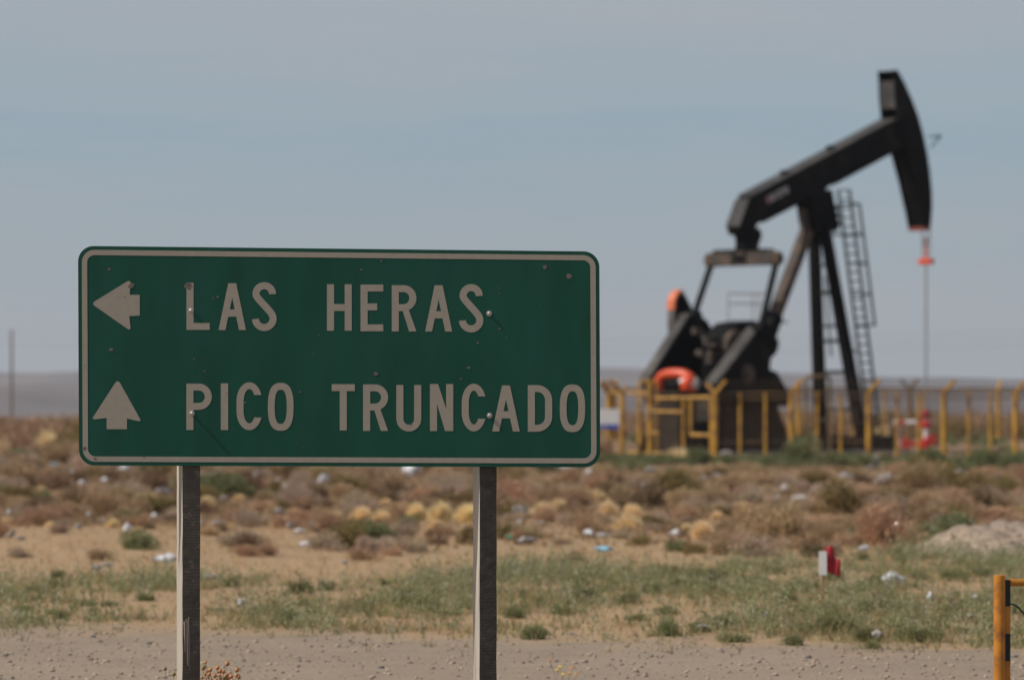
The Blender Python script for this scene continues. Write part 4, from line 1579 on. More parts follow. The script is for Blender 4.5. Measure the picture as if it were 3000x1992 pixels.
M_brown = material('brown_twigs', (0.46, 0.31, 0.19), 0.9, var=0.3, scale=6, rnd=0.16, spec=0.1, trans=0.3)
M_greyb = material('grey_brown_twigs', (0.46, 0.345, 0.25), 0.9, var=0.3, scale=6, rnd=0.14, spec=0.1, trans=0.3)
M_olive = material('olive_leaves', (0.26, 0.195, 0.085), 0.9, var=0.3, scale=6, rnd=0.15, spec=0.1, trans=0.2)
M_gr = material('green_leaves', (0.205, 0.215, 0.105), 0.9, var=0.3, scale=6, rnd=0.15, spec=0.1, trans=0.25)
M_straw = material('straw_blades', (0.86, 0.69, 0.42), 0.9, var=0.2, scale=6, rnd=0.08, spec=0.1, trans=0.3)
M_dkb = material('dark_brown_twigs', (0.25, 0.165, 0.10), 0.9, var=0.3, scale=6, rnd=0.15, spec=0.1, trans=0.15)

M_tawny = material('tawny_twigs', (0.45, 0.315, 0.185), 0.9, var=0.3, scale=6, rnd=0.16, spec=0.1, trans=0.3)

protos = {
    'brown': [scrub_mesh('brown_shrub', M_brown, 10 + k, 700, 1900, 0.50, 0.045, 0.12) for k in range(4)],
    'grey': [scrub_mesh('grey_shrub', M_greyb, 20 + k, 700, 1500, 0.46, 0.04, 0.16) for k in range(3)],
    'olive': [scrub_mesh('olive_shrub', M_olive, 30 + k, 500, 2200, 0.52, 0.045, 0.1) for k in range(3)],
    'green': [scrub_mesh('green_shrub', M_gr, 40 + k, 500, 2200, 0.50, 0.05, 0.12) for k in range(3)],
    'dark': [scrub_mesh('dark_shrub', M_dkb, 50 + k, 800, 1600, 0.50, 0.04, 0.12) for k in range(2)],
    'tawny': [scrub_mesh('tawny_shrub', M_tawny, 70 + k, 700, 1700, 0.40, 0.05, 0.14) for k in range(3)],
    'straw': [tussock_mesh('straw_tussock', M_straw, 60 + k, 1500) for k in range(3)],
}
INFO = {
    'brown': ('brown_shrub', 'dry reddish brown twiggy shrub on the steppe', 'shrub', 'brown shrubs on the steppe'),
    'grey': ('grey_shrub', 'low pale grey-brown twiggy shrub on the steppe', 'shrub', 'grey-brown shrubs on the steppe'),
    'olive': ('olive_shrub', 'olive leafed rounded shrub on the steppe', 'shrub', 'olive shrubs on the steppe'),
    'green': ('green_shrub', 'dull green leafy bush on the steppe', 'bush', 'green bushes on the steppe'),
    'dark': ('dark_shrub', 'dark blackish brown twiggy shrub on the steppe', 'shrub', 'dark shrubs on the steppe'),
    'tawny': ('tawny_shrub', 'spreading tawny brown shrub on the steppe', 'shrub', 'tawny shrubs on the steppe'),
    'straw': ('straw_tussock', 'rounded straw yellow grass tussock among brown shrubs', 'tussock', 'yellow grass tussocks'),
}
counts = {k: 0 for k in protos}
placed = []
heroes = []


def plant(kind, x, y, w, h=1.0, label=None):
    nme, lab, cat, grp = INFO[kind]
    me = rng.choice(protos[kind])
    o = link(nme, me, None, (x, y, gz(x, y) - 0.03), rng.uniform(0, 6.28), (w * rng.uniform(0.82, 1.18), w * rng.uniform(0.82, 1.18), w * h))
    if not label:
        size = 'small ' if w < 0.62 else ('broad ' if w > 1.0 else '')
        where = 'along the far edge of the dry tan grass' if y < 68 else ('in the open scrub short of the well fence' if y > 104 else 'in the thick of the scrub belt')
        lab = size + lab.replace('on the steppe', where).replace('among brown shrubs', where)
        grp = grp + ' ' + where + (', ' + size.strip() if size else '')
    tag(o, label or lab, cat, None if label else grp)
    counts[kind] += 1
    return o


def plant_px(kind, px, base_py, w_px, h=1.0, label=None):
    p = ground_at(px, base_py)
    placed.append((p.x, p.y, w_px * p.y / F * 0.5))
    if kind == 'straw' or label:
        heroes.append((px, w_px * 0.55, p.y, base_py))
    return plant(kind, p.x, p.y, w_px * p.y / F * (1.2 if kind == 'straw' else 1.05), h, label)


# wind-blown litter: where it lies (placed further down)
litter = [(1205, 1418, 58, 52, 'w', 'white plastic bag with a raised corner under the right half of the road sign'), (365, 1384, 42, 24, 'w', None), (755, 1402, 46, 42, 'g', None), (162, 1370, 30, 18, 'b', 'light blue plastic scrap in dry grass left of the road sign'),
          (492, 1658, 70, 40, 'w', 'white plastic sheet lying on tan grass beside the left sign post'), (308, 1426, 26, 22, 'w', None), (480, 1462, 56, 40, 'g', None), (895, 1608, 36, 22, 'w', None), (282, 1678, 32, 22, 'g', None), (314, 1668, 30, 18, 'g', None),
          (612, 1706, 46, 26, 'g', None), (374, 1564, 26, 36, 'w', None), (452, 1524, 28, 22, 'w', None), (708, 1786, 30, 30, 'w', None), (648, 1546, 26, 18, 'g', None), (948, 1424, 40, 44, 'w', None), (860, 1440, 70, 36, 'g', None), (1660, 1384, 66, 30, 'w', None),
          (1520, 1520, 46, 44, 'g', None), (1510, 1462, 34, 26, 'g', None), (1770, 1622, 50, 20, 'b', 'pale blue plastic wrapper on the dry ground right of the right sign post'), (1722, 1578, 30, 26, 'w', None), (1765, 1582, 46, 20, 'g', None), (1980, 1576, 30, 26, 'w', None), (2296, 1448, 34, 34, 'w', None),
          (2346, 1473, 50, 26, 'w', None), (2062, 1414, 24, 24, 'g', None), (2100, 1404, 24, 20, 'g', None), (2602, 1404, 66, 42, 'g', 'puffed grey-white plastic bag near the wellhead side of the fence'), (2566, 1376, 26, 54, 'g', 'tall twisted grey-white plastic strip beside the puffed bag'), (2472, 1414, 50, 34, 'g', None), (2525, 1402, 44, 34, 'g', None), (2614, 1722, 66, 50, 'w', 'large white plastic bag lying in the weeds beyond the marker stake'),
          (2727, 1778, 24, 46, 'w', None), (2856, 1768, 20, 24, 'w', None), (2570, 1882, 34, 36, 'g', None), (2246, 1822, 14, 28, 'w', None), (2534, 1622, 34, 26, 'w', None), (2732, 1558, 40, 26, 'g', None), (1491, 1584, 20, 16, 'n', 'green plastic scrap beside the right sign post'), (1545, 1596, 60, 26, 'g', None),
          (1905, 1408, 30, 22, 'g', None), (1840, 1385, 26, 20, 'g', None), (2130, 1345, 36, 24, 'g', None), (230, 1555, 26, 20, 'g', None), (60, 1590, 24, 16, 'g', None), (30, 1580, 22, 14, 'g', None), (2420, 1350, 60, 26, 'g', None), (1010, 1660, 24, 14, 'g', None), (2850, 1820, 50, 16, 'g', None), (2060, 1852, 34, 18, 'g', None), (1890, 1440, 34, 30, 'g', None)]
lr_ = random.Random(77)
for k in range(34):
    litter.append((lr_.uniform(0, 3000), lr_.uniform(1385, 1575), lr_.uniform(14, 34), lr_.uniform(12, 26), lr_.choice('wggg'), None))

# the ones that stand out
for px, py, w, h in ((1060, 1528, 78, 1), (1118, 1532, 74, 0.9), (1222, 1528, 84, 1.15), (1290, 1530, 96, 1.1), (1276, 1548, 52, 1), (1372, 1532, 84, 1.15), (1590, 1516, 76, 1), (1636, 1500, 66, 1.0),
                     (1782, 1528, 84, 1.25), (1852, 1524, 76, 1.1), (1838, 1560, 92, 1), (2058, 1578, 84, 1.1), (2100, 1522, 46, 1.1), (2272, 1518, 46, 1), (2376, 1588, 42, 1.2), (606, 1492, 70, 1),
                     (330, 1548, 56, 1), (985, 1520, 50, 0.9), (2010, 1560, 52, 1), (560, 1545, 46, 0.9), (1760, 1470, 44, 1), (2178, 1490, 40, 1), (700, 1468, 44, 0.9), (1420, 1450, 40, 0.9), (1130, 1478, 44, 0.8),
                     (120, 1440, 44, 0.8), (860, 1500, 40, 0.8), (2250, 1560, 40, 0.9)):
    plant_px('straw', px, py, w, h)
plant_px('brown', 2590, 1605, 215, 1.15, 'largest reddish brown shrub beside the pale rubble mound')
plant_px('brown', 2275, 1590, 200, 1.05)
plant_px('brown', 2420, 1590, 130, 0.9)
plant_px('olive', 2470, 1512, 165, 1.1, 'broad dark olive shrub behind the big brown shrub')
plant_px('green', 2690, 1600, 120, 1.1)
plant_px('green', 2820, 1560, 150, 0.8)
plant_px('dark', 1868, 1492, 170, 1.0, 'broad dark shrub just behind the tallest straw tussock')
plant_px('olive', 640, 1398, 110, 0.8)
plant_px('olive', 1100, 1415, 130, 0.8)
plant_px('brown', 1655, 1425, 95, 1.1, 'rounded brown shrub with a white plastic sheet on top')
plant_px('grey', 950, 1612, 130, 0.9)
plant_px('grey', 1090, 1618, 120, 0.9)
plant_px('dark', 90, 1525, 140, 0.9)
plant_px('olive', 1375, 1592, 75, 1.3, 'small upright olive shrub close to the right sign post')
plant_px('dark', 990, 1545, 90, 0.8)
plant_px('brown', 2130, 1460, 160, 0.9)
plant_px('brown', 1990, 1530, 120, 0.9)
plant_px('brown', 1500, 1480, 150, 1.0)
plant_px('dark', 600, 1500, 110, 0.8)
plant_px('brown', 2700, 1450, 190, 0.9)
plant_px('dark', 2640, 1430, 120, 0.7)
plant_px('dark', 2900, 1480, 150, 0.8)
plant_px('olive', 1970, 1460, 110, 0.8)
for px, py, w, h in ((2345, 1362, 120, 1.3), (2040, 1372, 90, 1.0), (2130, 1370, 80, 0.9), (1860, 1375, 110, 0.8), (2440, 1368, 120, 0.9), (2520, 1366, 90, 1.0), (2740, 1378, 120, 1.0), (2640, 1376, 90, 0.7),
                     (2880, 1376, 120, 0.9), (2970, 1372, 100, 1.0), (1790, 1385, 90, 0.6), (1600, 1388, 120, 0.8), (2230, 1376, 70, 0.7), (1950, 1378, 80, 0.6), (2820, 1384, 90, 0.6), (30, 1370, 110, 0.9), (1540, 1392, 90, 0.7), (3060, 1380, 110, 1)):
    plant_px('green', px, py, w, h, None)

for l_ in litter:
    heroes.append((l_[0], l_[2] * 0.4, ground_at(l_[0], l_[1]).y, l_[1]))

# random scrub through the band between the dry grass and the well
tries = 0
LIM = {'brown': 298, 'grey': 285, 'olive': 120, 'dark': 220, 'straw': 85, 'green': 50}
near_left = 430
while tries < 30000 and any(counts[k] < LIM[k] for k in LIM):
    tries += 1
    # even cover over the ground, denser near
    f = rng.random()
    Yp = 51 + (132 - 51) * f ** 0.95
    if near_left > 0:        # first the near edge of the scrub, where single shrubs show
        Yp = 47 + 33 * f
    X = rng.uniform(-0.145, 0.145) * Yp
    kind = rng.choices(('brown', 'grey', 'olive', 'dark', 'straw', 'green'), (46, 26, 9, 16, 8, 5))[0]
    if counts[kind] >= LIM[kind]:
        continue
    w = rng.uniform(0.5, 1.25) if kind != 'straw' else rng.uniform(0.25, 0.45)
    if Yp > 90:
        w *= 1.3
    lim = 55 - 0.9 * X + 2.0 * math.sin(X * 1.3) - 5.5 * math.exp(-((X - 1.5) / 3.2) ** 2)
    if Yp < lim and rng.random() < 0.88:
        continue
    if Yp < 75:
        w *= 0.72
    if Yp < 58:
        w *= 0.75
    ok = True
    for (ax, ay, ar) in placed:
        if abs(ax - X) < (ar + w * 0.26) and abs(ay - Yp) < (ar + w * 0.35):
            ok = False
            break
    hx, hw = 1500 + F * X / Yp, w * F / Yp * 0.5
    if hx > 1700 and HZ + (CH - 0.5 * w) * F / Yp < 1352:
        continue
    for (px_, w_, y_, b_) in heroes:
        if Yp < y_ and abs(hx - px_) < (w_ + hw) * 0.9 and HZ + (CH - 0.42 * w) * F / Yp < b_ - 16:
            ok = False
            break
    if not ok:
        continue
    placed.append((X, Yp, w * 0.26))
    near_left -= 1
    plant(kind, X, Yp, w, rng.uniform(0.7, 1.05))


n_t, tr_ = 0, 0
while n_t < 295 and tr_ < 14000:
    tr_ += 1
    Yp = rng.uniform(84, 124)
    w = rng.uniform(0.7, 1.35)
    if n_t < 165:            # first fill the near edge of the scrub
        Yp = rng.uniform(53, 86)
        w = rng.uniform(0.35, 0.8)
    X = rng.uniform(-0.14, 0.14) * Yp
    if Yp < 57.5 - 0.8 * X + 2.0 * math.sin(X * 1.3) - 4 * math.exp(-((X - 1.5) / 3.2) ** 2):
        continue
    hx, hw = 1500 + F * X / Yp, w * F / Yp * 0.5
    if hx > 1700 and HZ + (CH - 0.3 * w) * F / Yp < 1358:
        continue
    if any(Yp < y_ and abs(hx - px_) < (w_ + hw) * 0.8 and HZ + (CH - 0.4 * w) * F / Yp < b_ - 14 for (px_, w_, y_, b_) in heroes):
        continue
    if any(abs(ax - X) < ar + w * 0.2 and abs(ay - Yp) < ar + w * 0.2 for (ax, ay, ar) in placed):
        continue
    placed.append((X, Yp, w * 0.2))
    plant('tawny', X, Yp, w, rng.uniform(0.7, 1.0))
    n_t += 1


def joined_scrub(name, mat, srcs, n, y0, y1, wlo, whi, seed, xk=0.15, reject=None, n_face=260):
    g = np.random.default_rng(seed)
    Vs, Fs, off = [], [], 0
    cache = []
    for me in srcs:
        v = np.empty(len(me.vertices) * 3, np.float32)
        me.vertices.foreach_get('co', v)
        f = np.empty(len(me.polygons) * 3, np.int32)
        me.loops.foreach_get('vertex_index', f)
        cache.append((v.reshape(-1, 3), f.reshape(-1, 3)))
    k = 0
    while k < n:
        Y = y0 + (y1 - y0) * g.random() ** 0.8
        X = g.uniform(-xk, xk) * Y
        if reject and reject(X, Y):
            k += 1
            continue
        v, f = cache[g.integers(0, len(cache))]
        sel = g.choice(len(f), n_face, replace=False)
        ff = f[sel]
        vv = v[ff.ravel()].reshape(-1, 3, 3)
        cen = vv.mean(1, keepdims=True)
        vv = (cen + (vv - cen) * 2.2).reshape(-1, 3)
        w = g.uniform(wlo, whi)
        a = g.uniform(0, 6.28)
        c, s = math.cos(a), math.sin(a)
        rr = np.stack([vv[:, 0] * c - vv[:, 1] * s, vv[:, 0] * s + vv[:, 1] * c, vv[:, 2]], 1) * w
        rr += np.array([X, Y, gz(X, Y) - 0.03])
        Vs.append(rr)
        Fs.append(np.arange(len(rr)).reshape(-1, 3) + off)
        off += len(rr)
        k += 1
    return link(name, np_mesh(name, np.concatenate(Vs), np.concatenate(Fs), mat))


def inpad(X, Y):
    return 134 < Y < 180 and X > 3.0


tag(joined_scrub('far_brown_scrub', M_brown, protos['brown'] + protos['dark'], 900, 132, 400, 0.8, 1.9, 5, reject=inpad), 'far brown scrub covering the plain out to its crest', 'scrub', kind='stuff')
tag(joined_scrub('far_olive_scrub', M_olive, protos['olive'], 320, 132, 400, 0.8, 1.9, 6, reject=inpad), 'far olive scrub scattered over the plain', 'scrub', kind='stuff')
tag(joined_scrub('far_straw_grass', M_straw, protos['straw'], 420, 132, 380, 0.6, 1.3, 8, reject=inpad), 'far straw coloured grass on the plain', 'grass', kind='stuff')
tag(joined_scrub('well_pad_weeds', M_gr, protos['green'], 260, 131, 180, 0.3, 0.8, 9, reject=lambda X, Y: X < 2 or (138 < Y < 172 and X < 14)), 'green weeds along the foot of the well fence', 'weeds', kind='stuff')


tag(joined_scrub('fence_foot_weeds', M_gr, protos['green'], 900, 121, 136.5, 0.25, 0.6, 15, xk=0.14, reject=lambda X, Y: X < 1.0 or Y < 124 - 3 * math.sin(X * 1.7)), 'green weeds growing thick along the outside of the well fence', 'weeds', kind='stuff')


def blades(name, mat, n, y0, y1, hlo, hhi, per, spread, width, seed, dens=None, xk=0.14, leaf=False):
    """clumps of grass blades standing on the ground"""
    g = np.random.default_rng(seed)
    Y = y0 + (y1 - y0) * g.random(n * 3) ** 0.85
    X = g.uniform(-xk, xk, n * 3) * Y
    if dens is not None:
        keep = g.random(n * 3) < np.array([dens(a, b) for a, b in zip(X, Y)])
        X, Y = X[keep][:n], Y[keep][:n]
    else:
        X, Y = X[:n], Y[:n]
    n = len(X)
    Z = gz_np(X, Y)
    hs = hlo + (hhi - hlo) * g.random(n) ** 1.6
    az = g.uniform(0, 2 * np.pi, (n, per))
    lean = g.uniform(0.05, spread, (n, per))
    h = hs[:, None] * g.uniform(0.5, 1.1, (n, per))
    bx = X[:, None] + 0.25 * hs[:, None] * g.normal(size=(n, per)) * 0.5
    by = Y[:, None] + 0.25 * hs[:, None] * g.normal(size=(n, per)) * 0.5
    bz = np.repeat(Z[:, None], per, 1) - 0.01
    base = np.stack([bx, by, bz], -1).reshape(-1, 3)
    hv = h.reshape(-1)
    tip = base + np.stack([np.cos(az) * lean * h, np.sin(az) * lean * h, h], -1).reshape(-1, 3)
    a2 = g.uniform(0, np.pi, len(base))
    sd = np.stack([np.cos(a2), np.sin(a2), np.zeros(len(a2))], 1) * width * g.uniform(0.6, 1.3, len(a2))[:, None]
    if leaf:
        # leaflets spread up the stem
        nl = 5
        t = g.uniform(0.25, 1.0, (len(base), nl, 1))
        q = base[:, None, :] + (tip - base)[:, None, :] * t
        d = g.normal(size=q.shape) + np.array([0, 0, 0.5])
        d /= np.linalg.norm(d, axis=2)[..., None]
        s2 = np.cross(d, g.normal(size=d.shape))
        s2 /= np.linalg.norm(s2, axis=2)[..., None] + 1e-9
        ln = width * 6 * g.uniform(0.6, 1.3, (len(base), nl, 1))
        lv = np.stack([q - s2 * ln * 0.25, q + s2 * ln * 0.25, q + d * ln], 2).reshape(-1, 3)
        V = np.concatenate([np.concatenate([base - sd * 0.4, base + sd * 0.4, tip], 1).reshape(-1, 3), lv])
    else:
        V = np.concatenate([base - sd, base + sd, tip], 1).reshape(-1, 3)
    return link(name, np_mesh(name, V, np.arange(len(V)).reshape(-1, 3), mat))


def hsh(x, y, s):
    return 0.5 + 0.5 * math.sin(x * 1.3 * s + 1.7 * math.sin(y * 0.6 * s + s)) * math.cos(y * 0.45 * s + 0.9 * math.sin(x * 0.8 * s))


def d_green(x, y):
    e_ = gravel_edge(x) - 0.6
    lo = 0.12 * sstep(e_ - 2.2, e_ - 0.5, y) + 0.88 * sstep(e_ - 0.6, e_ + 1.6, y)
    top = 44 + 0.75 * x + 1.6 * math.sin(x * 1.4 + 0.5) + 0.8 * math.sin(x * 3.1)
    hi = 1 - sstep(top - 1.5, top + 1.5, y)
    return lo * hi * (0.06 + 0.94 * sstep(0.36, 0.70, 0.55 * hsh(x, y, 1.0) + 0.45 * hsh(x + 7, y * 1.3, 2.3)))


def d_dry(x, y):
    e_ = gravel_edge(x)
    return sstep(e_ - 0.5, e_ + 1.5, y) * (0.3 + 0.7 * hsh(x + 3, y, 0.7))


M_grassg = material('green_grass', (0.265, 0.240, 0.110), 0.9, var=0.3, scale=1.5, alt=(0.38, 0.31, 0.17), alt_amt=0.6, alt_scale=2, spec=0.1, trans=0.25)
M_weed = material('grey_green_weed', (0.235, 0.25, 0.115), 0.9, var=0.3, scale=2.5, alt=(0.40, 0.38, 0.27), alt_amt=0.5, alt_scale=6, spec=0.1, trans=0.25)
M_dry = material('dry_grass', (0.56, 0.385, 0.215), 0.9, var=0.25, scale=1.5, alt=(0.45, 0.30, 0.15), alt_amt=0.5, alt_scale=1, spec=0.1, trans=0.2)
tag(blades('green_grass', M_grassg, 13000, 29, 52, 0.05, 0.15, 6, 0.9, 0.004, 21, d_green), 'short green grass along the edge of the gravel shoulder', 'grass', kind='stuff')
tag(blades('leafy_weeds', M_weed, 5200, 29.5, 51, 0.08, 0.36, 4, 0.75, 0.0045, 22, lambda x, y: d_green(x, y) * (1.0 if hsh(x, y, 1.9) > 0.42 else 0.12), leaf=True), 'grey-green leafy weeds behind the gravel shoulder', 'weeds', kind='stuff')
tag(blades('dry_grass', M_dry, 26000, 29, 110, 0.03, 0.11, 5, 1.3, 0.005, 23, d_dry), 'short dry tan grass over the steppe floor', 'grass', kind='stuff')

def weed_tag(o, x, y, w):
    e_ = gravel_edge(x)
    where = 'at the ragged edge of the gravel shoulder' if y < e_ + 2.5 else ('where the green strip meets the dry tan grass' if y > 41 else 'in the middle of the green weed strip')
    size = 'broad' if w > 0.26 else ('tiny' if w < 0.17 else 'low')
    tag(o, size + ' green weed clump ' + where, 'weeds', size + ' weed clumps ' + where)


def d_mat(x, y):
    e_ = 57.0 - 0.8 * x + 2.0 * math.sin(x * 1.3) - 6.5 * math.exp(-((x - 1.5) / 3.2) ** 2)
    lim_ = 131 if x < 3 else 123
    return sstep(e_ - 2.5, e_ + 3.5, y) * (1 - sstep(lim_ - 4, lim_, y)) * (0.25 + 0.75 * hsh(x * 0.8 + 2, y * 0.6, 1.3))


M_mat = material('dead_twig_mat', (0.37, 0.255, 0.16), 0.9, var=0.35, scale=1.2, alt=(0.26, 0.19, 0.10), alt_amt=0.5, alt_scale=0.8, spec=0.1, trans=0.2)
tag(blades('dry_undergrowth', M_mat, 15000, 50, 131, 0.05, 0.22, 4, 1.1, 0.006, 24, d_mat, leaf=True), 'tangled brown undergrowth between the shrubs of the scrub belt', 'undergrowth', kind='stuff')


# individual weed clumps that stand clear of the grass
M_wd2 = material('weed_clump_green', (0.245, 0.245, 0.115), 0.9, var=0.3, scale=6, rnd=0.2, spec=0.1, trans=0.25)
wp = [scrub_mesh('weed_clump', M_wd2, 80 + k, 500, 1600, 0.55, 0.05, 0.3) for k in range(3)]
for px, py, w in ((250, 1775, 90), (280, 1790, 60), (640, 1790, 80), (880, 1740, 120), (1180, 1760, 100), (1500, 1810, 110), (1720, 1760, 130), (1580, 1860, 90), (2070, 1705, 140), (2220, 1710, 130), (2330, 1735, 120),
                  (2150, 1880, 120), (2330, 1890, 110), (2490, 1830, 120), (2700, 1880, 150), (2800, 1700, 110), (2880, 1690, 90), (960, 1730, 90), (1420, 1740, 90), (150, 1800, 60), (60, 1790, 70), (430, 1760, 80), (1850, 1770, 120),
                  (1960, 1800, 110), (2040, 1850, 110), (2600, 1790, 110), (2770, 1810, 100), (2560, 1900, 100), (2930, 1640, 90), (2450, 1700, 100), (760, 1800, 80), (1010, 1790, 90), (1330, 1800, 80), (1650, 1800, 90)):
    p = ground_at(px, py)
    o = link('weed_clump', rng.choice(wp), None, (p.x, p.y, p.z - 0.02), rng.uniform(0, 6.28), (w * p.y / F * 0.85, w * p.y / F * 0.85, w * p.y / F * rng.uniform(0.4, 0.75)))
    weed_tag(o, p.x, p.y, o.scale.x)

n_w = 0
while n_w < 110:
    Yw = rng.uniform(30, 50)
    Xw = rng.uniform(-0.135, 0.135) * Yw
    if rng.random() > d_green(Xw, Yw):
        continue
    n_w += 1
    w = rng.uniform(0.10, 0.30)
    o = link('weed_clump', rng.choice(wp), None, (Xw, Yw, gz(Xw, Yw) - 0.02), rng.uniform(0, 6.28), (w, w, w * rng.uniform(0.6, 1.0)))
    weed_tag(o, Xw, Yw, w)

# ------------------------------------------------------------------ gravel and stones
M_peb = material('gravel_stone', (0.36, 0.275, 0.205), 0.9, var=0.4, scale=7, alt=(0.22, 0.18, 0.15), alt_amt=0.45, alt_scale=5, spec=0.2)
ico_v = []
t_ = (1 + 5 ** 0.5) / 2
ico_v = np.array([(-1, t_, 0), (1, t_, 0), (-1, -t_, 0), (1, -t_, 0), (0, -1, t_), (0, 1, t_), (0, -1, -t_), (0, 1, -t_), (t_, 0, -1), (t_, 0, 1), (-t_, 0, -1), (-t_, 0, 1)], float)
ico_v /= np.linalg.norm(ico_v[0])
ico_f = np.array([(0, 11, 5), (0, 5, 1), (0, 1, 7), (0, 7, 10), (0, 10, 11), (1, 5, 9), (5, 11, 4), (11, 10, 2), (10, 7, 6), (7, 1, 8), (3, 9, 4), (3, 4, 2), (3, 2, 6), (3, 6, 8), (3, 8, 9), (4, 9, 5), (2, 4, 11), (6, 2, 10), (8, 6, 7), (9, 8, 1)])


def pebbles(name, mat, n, seed, fpos, slo, shi):
    g = np.random.default_rng(seed)
    V, Fc = [], []
    k = 0
    while k < n:
        p = fpos(g)
        if p is None:
            continue
        s = slo + (shi - slo) * g.random() ** 11
        sc = np.array([g.uniform(0.8, 1.4), g.uniform(0.8, 1.4), g.uniform(0.45, 0.8)]) * s
        v = ico_v * (1 + g.normal(size=(12, 1)) * 0.12) * sc
        a = g.uniform(0, 6.28)
        c, q = math.cos(a), math.sin(a)
        v = np.stack([v[:, 0] * c - v[:, 1] * q, v[:, 0] * q + v[:, 1] * c, v[:, 2]], 1) + np.array([p[0], p[1], p[2] + sc[2] * 0.35])
        V.append(v)
        Fc.append(ico_f + 12 * k)
        k += 1
    return link(name, np_mesh(name, np.concatenate(V), np.concatenate(Fc), mat))


def shoulder(g):
    Y = g.uniform(19, 36)
    X = g.uniform(-0.135, 0.135) * Y
    if Y > gravel_edge(X) + g.normal() * 0.6 + 0.4:
        return None
    return X, Y, gz(X, Y)


tag(pebbles('gravel', M_peb, 22000, 31, shoulder, 0.003, 0.019), 'loose grey and pinkish gravel of the road shoulder', 'gravel', kind='stuff')
stone_protos = []
for k in range(4):
    g = np.random.default_rng(90 + k)
    v = ico_v * (1 + g.normal(size=(12, 1)) * 0.16) * np.array([1.1, 0.9, 0.6])
    me = np_mesh('stone', v, ico_f, material('stone_grey', [(0.13, 0.12, 0.115), (0.32, 0.25, 0.21), (0.40, 0.30, 0.25), (0.2, 0.17, 0.15)][k], 0.9, var=0.3, scale=3))
    stone_protos.append(me)
for k in range(36):
    px = rng.uniform(-40, 3040)
    py = rng.uniform(1850, 1990)
    p = ground_at(px, py)
    if p.y > gravel_edge(p.x) + 1:
        continue
    s = rng.uniform(0.012, 0.028)
    o = link('stone', rng.choice(stone_protos), None, (p.x, p.y, p.z + s * 0.2), rng.uniform(0, 6), (s, s, s))
    tag(o, 'loose angular stone lying on the gravel shoulder', 'stone', 'stones on the gravel shoulder')

# pale rubble mound on the right
md_c = ground_at(2900, 1625)
M_mound = material('pale_rubble', (0.315, 0.24, 0.175), 0.95, var=0.3, scale=9, alt=(0.30, 0.22, 0.16), alt_amt=0.5, alt_scale=4, bump=0.6, bump_scale=30)
md = empty('rubble_mound', (md_c.x, md_c.y, 0))
tag(md, 'pale heap of dug earth and stones beside the brown shrubs', 'mound')


def mound_h(x, y):
    a = 0.34 * math.exp(-((x - 0.55) / 0.75) ** 2 - (y / 1.4) ** 2) + 0.27 * math.exp(-((x + 0.30) / 0.55) ** 2 - ((y + 0.2) / 1.1) ** 2)
    a += 0.35 * math.exp(-((x - 1.7) / 0.8) ** 2 - ((y - 0.3) / 1.5) ** 2)
    a += 0.025 * math.sin(x * 9 + y * 4) + 0.02 * math.sin(x * 17 - y * 11) + 0.015 * math.sin(y * 23 + x * 3)
    return a - 0.06


V, Fc = [], []
NM = 60
for a in range(NM):
    for b_ in range(NM):
        x = -1.6 + 4.8 * a / (NM - 1)
        y = -3.2 + 6.4 * b_ / (NM - 1)
        V.append((x, y, mound_h(x, y) + gz(md_c.x + x, md_c.y + y)))
for a in range(NM - 1):
    for b_ in range(NM - 1):
        i = a * NM + b_
        Fc.append((i, i + NM, i + NM + 1, i + 1))
link('heap', np_mesh('heap', np.array(V), np.array(Fc), M_mound), md)


def onmound(g):
    x, y = g.uniform(-1.0, 2.6), g.uniform(-2.0, 1.5)
    h = mound_h(x, y)
    if h < 0.03:
        return None
    return x, y, h + gz(md_c.x + x, md_c.y + y)


st = pebbles('loose_stones', M_mound, 900, 33, onmound, 0.010, 0.05)
st.parent = md
st['kind'] = 'stuff'

# ------------------------------------------------------------------ seed-head plants at the sign post
M_pod = material('dry_pod', (0.42, 0.20, 0.075), 0.6, var=0.35, scale=60, rnd=0.1)
M_podg = material('green_pod', (0.17, 0.16, 0.05), 0.6, var=0.3, scale=60)
M_stem = material('dry_stem', (0.34, 0.25, 0.17), 0.8, var=0.2, scale=30)


def cp(x, y):
    return 440 + x / 7.38, 1840 + y / 7.38


def pod_plant(pods, root_px, label, Y):
    k = Y / F
    rx = (root_px - 1500) * k
    r_ = empty('seed_head_plant', (rx, Y, 0))
    tag(r_, label, 'plant')
    rg = random.Random(3)
    for (x, y, r, gcol) in pods:
        px, py = cp(x, y)
        dy = rg.uniform(-0.06, 0.06)
        p = Vector(((px - 1500) * k - rx, dy, CH + (HZ - py) * k))
        base = Vector((p.x * 0.25, dy * 0.3, 0.0))
        mid = base + (p - base) * 0.55 + Vector((p.x * -0.15, 0, 0.02))
        MB().tube([base - Vector((0, 0, 0.02)), mid, p - Vector((0, 0, r * 0.8))], 0.0016, 5).build('stem', M_stem, r_)
        tilt = Matrix.Rotation(rg.uniform(-0.7, 0.7), 4, 'Y') @ Matrix.Rotation(rg.uniform(-0.4, 0.4), 4, 'X')
        m = Matrix.Translation(p) @ tilt
        b = MB()
        b.lathe([(r * 0.2, -r), (r * 0.75, -r * 0.75), (r, -r * 0.2), (r * 0.97, r * 0.25), (r * 0.7, r * 0.75), (r * 0.35, r * 0.95)], 10, m)
        pod = b.build('pod', M_podg if gcol else M_pod, r_, smooth=True)
        b = MB()
        for q in range(4):
            a = q * math.pi / 2 + 0.4
            b.tube([m @ Vector((r * 0.25 * math.cos(a), r * 0.25 * math.sin(a), r * 0.85)), m @ Vector((r * 0.6 * math.cos(a), r * 0.6 * math.sin(a), r * 1.5))], r * 0.13, 4, r2=r * 0.04)
        b.build('crown_tip', M_pod, pod)


